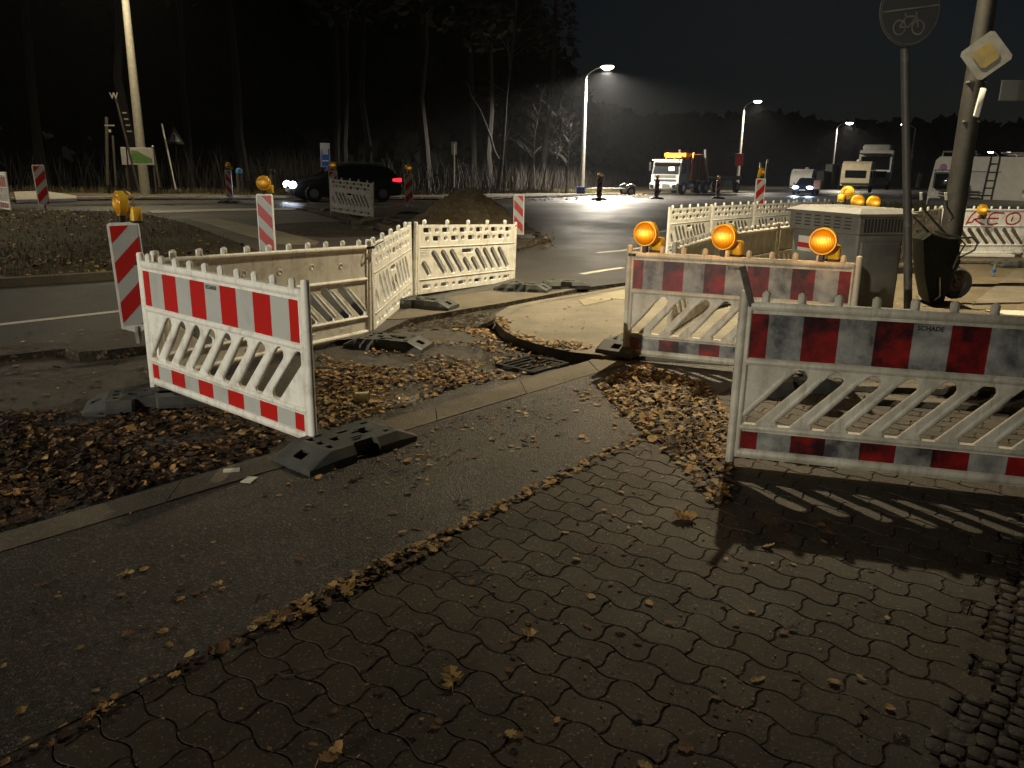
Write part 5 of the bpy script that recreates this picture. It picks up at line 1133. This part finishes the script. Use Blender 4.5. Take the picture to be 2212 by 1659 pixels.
# undergrowth: stems and dry grass along the wood edge
def tufts(name,n,fnpos,h0,h1,m,label,cat,seed,w=.02):
    rnd=random.Random(seed); mb=MB()
    for k in range(n):
        x,y=fnpos(rnd); z=topz(x,y)-.02; h=rnd.uniform(h0,h1); a=rnd.random()*PI; dx,dy=math.cos(a)*w,math.sin(a)*w; lx,ly=rnd.uniform(-.35,.35)*h,rnd.uniform(-.35,.35)*h
        mb.add([(x-dx,y-dy,z),(x+dx,y+dy,z),(x+lx*.5+dx*.7,y+ly*.5+dy*.7,z+h*.6),(x+lx*.5-dx*.7,y+ly*.5-dy*.7,z+h*.6),(x+lx,y+ly,z+h)],[(0,1,2,3),(3,2,4)])
    o=mb.build(name,m); return tag(o,label,cat,None,'stuff')
M['drygrass']=mat('dry_grass',(.12,.1,.04),.8,(.06,.06,.02),3); M['brush']=mat('brushwood',(.025,.021,.015),.8,(.012,.01,.008),3)
edge=[(-60,38),(-30,38.5),(-12,41),(-8,44),(0,57),(5,67),(10,84),(17,104),(30,128)]
def ed(rnd,off0,off1):
    k=rnd.random()*(len(edge)-1); i=int(k); f=k-i; a=Vector(edge[i]); b=Vector(edge[i+1]); p=a.lerp(b,f); n_=Vector((-(b-a).y,(b-a).x)).normalized(); q=p+n_*rnd.uniform(off0,off1); return q.x,q.y
tufts('undergrowth',5200,lambda r:ed(r,.5,6),.6,2.6,'brush','bare brushwood along the edge of the dark wood','undergrowth',5,.02)
tufts('verge_grass',9000,lambda r:ed(r,-1.6,1.5),.12,.4,'drygrass','dry grass along the far verge','grass',6,.03)
def isle_pos(r):
    while 1:
        x=r.uniform(-24,-3); y=r.uniform(10,26)
        if inside([(p.x,p.y) for p in isle],x,y) and (r.random()<.25+.75*math.exp(-((y-12.6)/1.6)**2)): return x,y
tufts('island_grass',9000,isle_pos,.04,.13,'drygrass','short dry grass on the traffic island','grass',8,.006)
def rv(r):
    t=r.random(); a=Vector((11,29)); b=Vector((34,55)); p=a.lerp(b,t)+Vector((r.uniform(-1,4),r.uniform(-2,1))); return p.x,p.y
tufts('roadside_grass',7000,rv,.1,.35,'drygrass','dark grass strip behind the bright row of barriers','grass',9,.02)
# ------------------------------------------------------------------ fallen leaves
LM=[]
for i,(a,b) in enumerate((((.3,.17,.055),(.4,.24,.09)),((.16,.085,.035),(.1,.05,.02)),((.36,.23,.07),(.2,.12,.04)),((.05,.03,.016),(.025,.016,.01)),((.42,.3,.11),(.3,.2,.08)))):
    m=mat('oak_leaf_%s'%['tan','brown','ochre','dark','pale'][i],a,.6,b,25,(.3,.7),.3,120,bd=.003,spec=.3); LM.append(m)
def leaf_shape(rnd,s_):
    pts=[]; n=rnd.choice((3,4,5)); wq=rnd.uniform(.6,1.1); lp=rnd.uniform(.42,.7)
    for sg in(1,-1):
        rr=range(n*2+1) if sg>0 else range(n*2,-1,-1)
        for k in rr:
            t=k/(n*2); wv=wq*(.16+.34*math.sin(PI*min(1,t*1.05))**.8)*(1 if k%2 else lp); 
            if k in(0,): wv=.02
            if k==n*2: wv=.03
            pts.append((t-.5,sg*wv*rnd.uniform(.85,1.15)))
    return [(x*s_,y*s_) for x,y in pts]
def leaves(name,jobs,label,seed):
    rnd=random.Random(seed); mb=MB()
    for poly,n,s0,s1,lift,wts,dens in jobs:
        xs=[p[0] for p in poly]; ys=[p[1] for p in poly]; c_=0; tries=0
        while c_<n and tries<n*30:
            tries+=1; x=rnd.uniform(min(xs),max(xs)); y=rnd.uniform(min(ys),max(ys))
            if not inside(poly,x,y): continue
            if dens and rnd.random()>dens(x,y): continue
            c_+=1; s_=(s0+(s1-s0)*rnd.random()**1.5)*(1 if rnd.random()>.12 else 1.3); sh=leaf_shape(rnd,s_); z=topz(x,y)+.004+rnd.random()*lift
            mi=rnd.choices(range(5),wts)[0]; a=rnd.random()*2*PI; tx=rnd.gauss(0,.13 if lift<.009 else .24); ty=rnd.gauss(0,.12 if lift<.009 else .22); cu=rnd.uniform(-.8,1.8)/s_*.28; cv=rnd.uniform(-.5,2)/s_*.28
            ca,sa=math.cos(a),math.sin(a); m_=len(sh)//2
            vs=[]; dz=0
            L3=[]
            for (u,v) in sh: L3.append((u,v,u*u*cu+v*v*cv+u*tx+v*ty+rnd.uniform(-1,1)*s_*.03))
            mid=[(u,0,u*u*cu+u*tx-.02*s_) for u,_ in sh[:m_]]
            al=L3+mid; mn=min(p[2] for p in al)
            for u,v,w_ in al: vs.append((x+u*ca-v*sa,y+u*sa+v*ca,z+w_-mn*(1 if lift<.02 else .6)))
            fs=[]; M0=len(sh)
            for k in range(m_-1):
                fs.append((M0+k,M0+k+1,k+1,k)); j=2*m_-1-k; fs.append((M0+k+1,M0+k,j,j-1))
            mb.add(vs,fs,mi)
    o=mb.build(name,LM); return tag(o,label,'leaves',None,'stuff')
W1=(4,4,2.5,6,2); W2_=(1.6,3,.8,11,.5)
def pxy(l,off=0): return [(p.x,p.y) for p in pp(l,off)]
nz=lambda s_,a,b,sd=0:(lambda x,y:sm(a,b,noise.noise(Vector((x*s_,y*s_,sd)))))
J=[]
J.append((pxy([(-250,905),(220,890),(330,850),(520,870),(620,945),(560,985),(300,1060),(0,1150),(-250,1210)],-.05),6000,.028,.062,.018,W2_,nz(1.6,-.55,.0,1)))
J.append((pxy([(640,880),(690,770),(760,790),(900,800),(1090,800),(950,850),(870,880),(700,930)],-.05),2600,.025,.052,.012,W1,nz(2,-.5,.1,2)))
J.append((pxy([(690,800),(850,740),(1000,705),(1075,700),(1180,752),(1290,770),(1240,790),(1100,820),(900,850),(700,860)],-.05),1200,.028,.055,.012,W1,nz(1.6,-.2,.35,3)))
J.append((pxy([(1000,705),(1068,700),(1120,738),(1180,757),(1290,770),(1260,778),(1150,765),(1080,745),(1020,725)],-.05),520,.025,.05,.012,(4,3,3,1,3),None))
J.append((pxy([(1290,835),(1380,790),(1520,830),(1575,900),(1580,1090),(1545,1095),(1470,1010),(1390,940)],0),2500,.032,.068,.014,W1,nz(2.2,-.75,-.1,4)))
J.append((pxy([(1580,940),(1700,950),(1830,985),(1800,1010),(1650,990),(1580,985)],0),650,.026,.052,.014,(3,3,1,1,5),None))
J.append((pxy([(1230,840),(1330,800),(1470,800),(1560,850),(1500,960),(1400,930)],0),420,.012,.045,.006,(3,4,2,5,2),None))
# the leafy joint between cycle path and pavers
nrm=Vector((-da.y,da.x))
A_=a0-da*1.2; B_=a0+da*3.3
def strip(t0,t1,w0,w1,n,lift=.01): 
    p=a0+da*t0; q=a0+da*t1; J.append(([tuple(p+nrm*.02),tuple(q+nrm*.02),tuple(q-nrm*w1),tuple(p-nrm*w0)],n,.022,.052,lift,(4,3,4,5,2),None))
strip(-.3,.9,.06,.05,60); strip(.9,1.9,.08,.1,300,.014); strip(1.9,2.9,.05,.06,120); strip(2.9,3.9,.06,.08,70)
J.append((pxy([(0,1300),(900,930),(1250,840),(1380,900),(1000,1120),(300,1500),(0,1640)],0),170,.01,.055,.004,(2,4,2,5,2),None))
J.append((pxy([(500,1659),(900,1350),(1380,960),(1560,1100),(2000,1180),(1900,1659)],0),170,.008,.05,.004,(2,5,1,7,2),None))
J.append((pxy([(600,960),(900,940),(1000,900),(1300,830),(1200,960),(700,1080),(610,1030)],0),200,.01,.05,.005,(2,4,2,5,1.5),None))
J.append((pxy([(-200,740),(300,720),(330,850),(200,900),(-200,940)],-.05),120,.03,.07,.006,W1,None))
J.append((pxy([(1085,690),(1200,650),(1340,640),(1350,740),(1280,755),(1180,735)],.05),45,.03,.05,.006,(4,4,2,2,1),None))
J.append((pxy([(1900,650),(1990,640),(1990,700),(1900,700)],0),30,.03,.06,.008,W1,None))
J.append(([(p.x,p.y) for p in isle],1500,.05,.1,.04,(4,3,3,3,2),lambda x,y:.25+.75*math.exp(-((y-12.4)/1.8)**2)))
J.append((pxy([(690,560),(900,530),(1200,500),(1200,545),(1120,520)],.05),120,.05,.1,.03,W1,None))
J.append((pxy([(880,450),(1250,430),(1400,423),(1400,418),(1250,423),(880,436)],.05),500,.08,.16,.05,(3,2,3,1,2),None))
J.append((pxy([(0,1200),(900,900),(1300,800),(1500,900),(1600,1100),(2150,1200),(2000,1659),(0,1659)],0),4200,.003,.013,.002,(2,5,1,8,1.2),None))
J.append((pxy([(1100,700),(1200,650),(1340,640),(1350,740),(1280,755),(1180,735)],.05),260,.004,.016,.002,(2,5,1,6,1),None))
J.append((pxy([(1220,860),(1330,800),(1500,880),(1560,1100),(1430,1010),(1300,960)],0),900,.006,.022,.003,(3,5,2,6,2),None))
leaves('fallen_leaves',J,'brown and tan fallen oak leaves scattered and drifted over paving and gutter',11)
# a few large single leaves nearest the viewer
def one_leaf(px,py,s_,mi,label,rz,curl):
    rnd=random.Random(px); v=P(px,py); sh=leaf_shape(rnd,s_); m_=len(sh)//2; al=[(u,w_,u*u*curl/s_+w_*w_*1.2/s_+rnd.uniform(-1,1)*s_*.02) for u,w_ in sh]+[(u,0,u*u*curl/s_-.02*s_) for u,_ in sh[:m_]]
    M0=len(sh); fs=[]
    for k in range(m_-1): fs.append((M0+k,M0+k+1,k+1,k)); j=2*m_-1-k; fs.append((M0+k+1,M0+k,j,j-1))
    mb=MB(); mb.add(al,fs); mb.tube([(-s_*.5,0,curl*s_*.25),(-s_*.72,s_*.03,.0)],[.0018,.001],4); o=mb.build('oak_leaf',LM[mi]); o.location=(v.x,v.y,.006); o.rotation_euler=(0,0,R(rz)); return tag(o,label,'leaf')
one_leaf(975,1470,.1,2,'large tan oak leaf alone on the pavers left of the picture centre bottom',100,.9)
one_leaf(1144,1373,.06,4,'small pale ribbed oak leaf standing out on the middle of the pavers',80,.6)
one_leaf(715,1640,.1,0,'tan oak leaf cut by the bottom edge of the picture',60,1.2)
one_leaf(275,1243,.06,4,'pale yellow leaf lying alone on the dark cycle path',30,.5)
one_leaf(1480,1124,.12,0,'big ragged leaf on the pavers left of the near barrier shadow',10,1.0)

# ------------------------------------------------------------------ further amber lamps
for px,py,y_,rz_,lit,la in ((1828,438,13.6,150,False,'amber lamp seen from behind in its pale housing above the cabinet roof'),(1850,458,13.2,10,True,'lit amber lamp half hidden behind the cabinet roof, left of two'),(1884,461,12.9,10,True,'lit amber lamp half hidden behind the cabinet roof, right of two'),(2119,470,17.1,4,True,'lit amber lamp on the graffiti barrier')):
    p=PD(px,py,y_)
    dup(wl0 if lit else wld,p,R(rz_),la)
# loose earth along the broken road edge
sheet('loose_earth',[p.xy for p in pp([(838,706),(885,695),(965,680),(1060,666),(1078,676),(1066,692),(1010,705),(960,712),(900,716),(850,722)],-.05)],-.05,['soil','soil'],res=.05,fn=lambda x,y:.045*noise.noise(Vector((x*7,y*7,2)))+.03*noise.noise(Vector((x*17,y*17,6)))-.01,skirt=.05,bsub=.1)

# crumpled clear wrap on the kerb
v=P(852,880,.0); rnd=random.Random(5); mb=MB()
for k in range(7):
    a=rnd.uniform(-.5,.5); x0=rnd.uniform(-.1,.06); y0=rnd.uniform(-.05,.08); pts=[]
    for i in range(6): t=i/5; pts.append((x0+t*.16*math.cos(a)+rnd.uniform(-.01,.01),y0+t*.12*math.sin(a+.5)+rnd.uniform(-.01,.01),.008+rnd.random()*.03))
    vs=[]
    for p in pts: vs+= [p,(p[0]+rnd.uniform(-.01,.01),p[1]+.022,p[2]+rnd.uniform(-.012,.012)+.006)]
    mb.add(vs,[(2*i,2*i+2,2*i+3,2*i+1) for i in range(5)])
M['wrap']=mat('clear_wrap',(.5,.5,.45),.2,alpha=.3); o=mb.build('plastic_wrap','wrap'); o.location=(v.x,v.y,.008); tag(o,'crumpled clear plastic wrap on the flush kerb below the paper cup','wrap')

# night haze
mb=MB(); mb.box((35,88,16.5),(420,280,39)); o=mb.build('haze',[]) if 0 else None
hm=bpy.data.materials.new('night_haze'); hm.use_nodes=True; t=hm.node_tree; t.nodes.remove(t.nodes['Principled BSDF']); pv=t.nodes.new('ShaderNodeVolumePrincipled'); pv.inputs['Color'].default_value=(.9,.93,1,1); pv.inputs['Density'].default_value=.00028; pv.inputs['Anisotropy'].default_value=.6
L(t,pv.outputs[0],t.nodes['Material Output'].inputs['Volume']); M['haze']=hm
mb=MB(); mb.box((35,90,13.5),(460,290,33)); o=mb.build('haze','haze'); o['kind']='stuff'; o['label']='thin damp night haze round the street lamps'
# ------------------------------------------------------------------ sky and render settings
w=bpy.data.worlds.new("World"); sc.world=w; w.use_nodes=True; t=w.node_tree; bg=t.nodes['Background']
sky=t.nodes.new('ShaderNodeTexSky'); sky.sky_type='NISHITA'; sky.sun_disc=False; sky.sun_elevation=R(30); sky.sun_rotation=R(75); sky.air_density=1.0; sky.dust_density=1; sky.ozone_density=2
t.links.new(sky.outputs[0],bg.inputs[0]); bg.inputs[1].default_value=.0013
sc.render.engine='CYCLES'; sc.cycles.use_denoising=True; sc.cycles.max_bounces=5; sc.cycles.diffuse_bounces=2; sc.cycles.glossy_bounces=3; sc.cycles.transmission_bounces=4; sc.cycles.sample_clamp_indirect=3; sc.cycles.sample_clamp_direct=0
sc.cycles.caustics_reflective=False; sc.cycles.caustics_refractive=False
sc.view_settings.view_transform='Standard'; sc.view_settings.look='None'; sc.view_settings.gamma=1; sc.view_settings.exposure=0
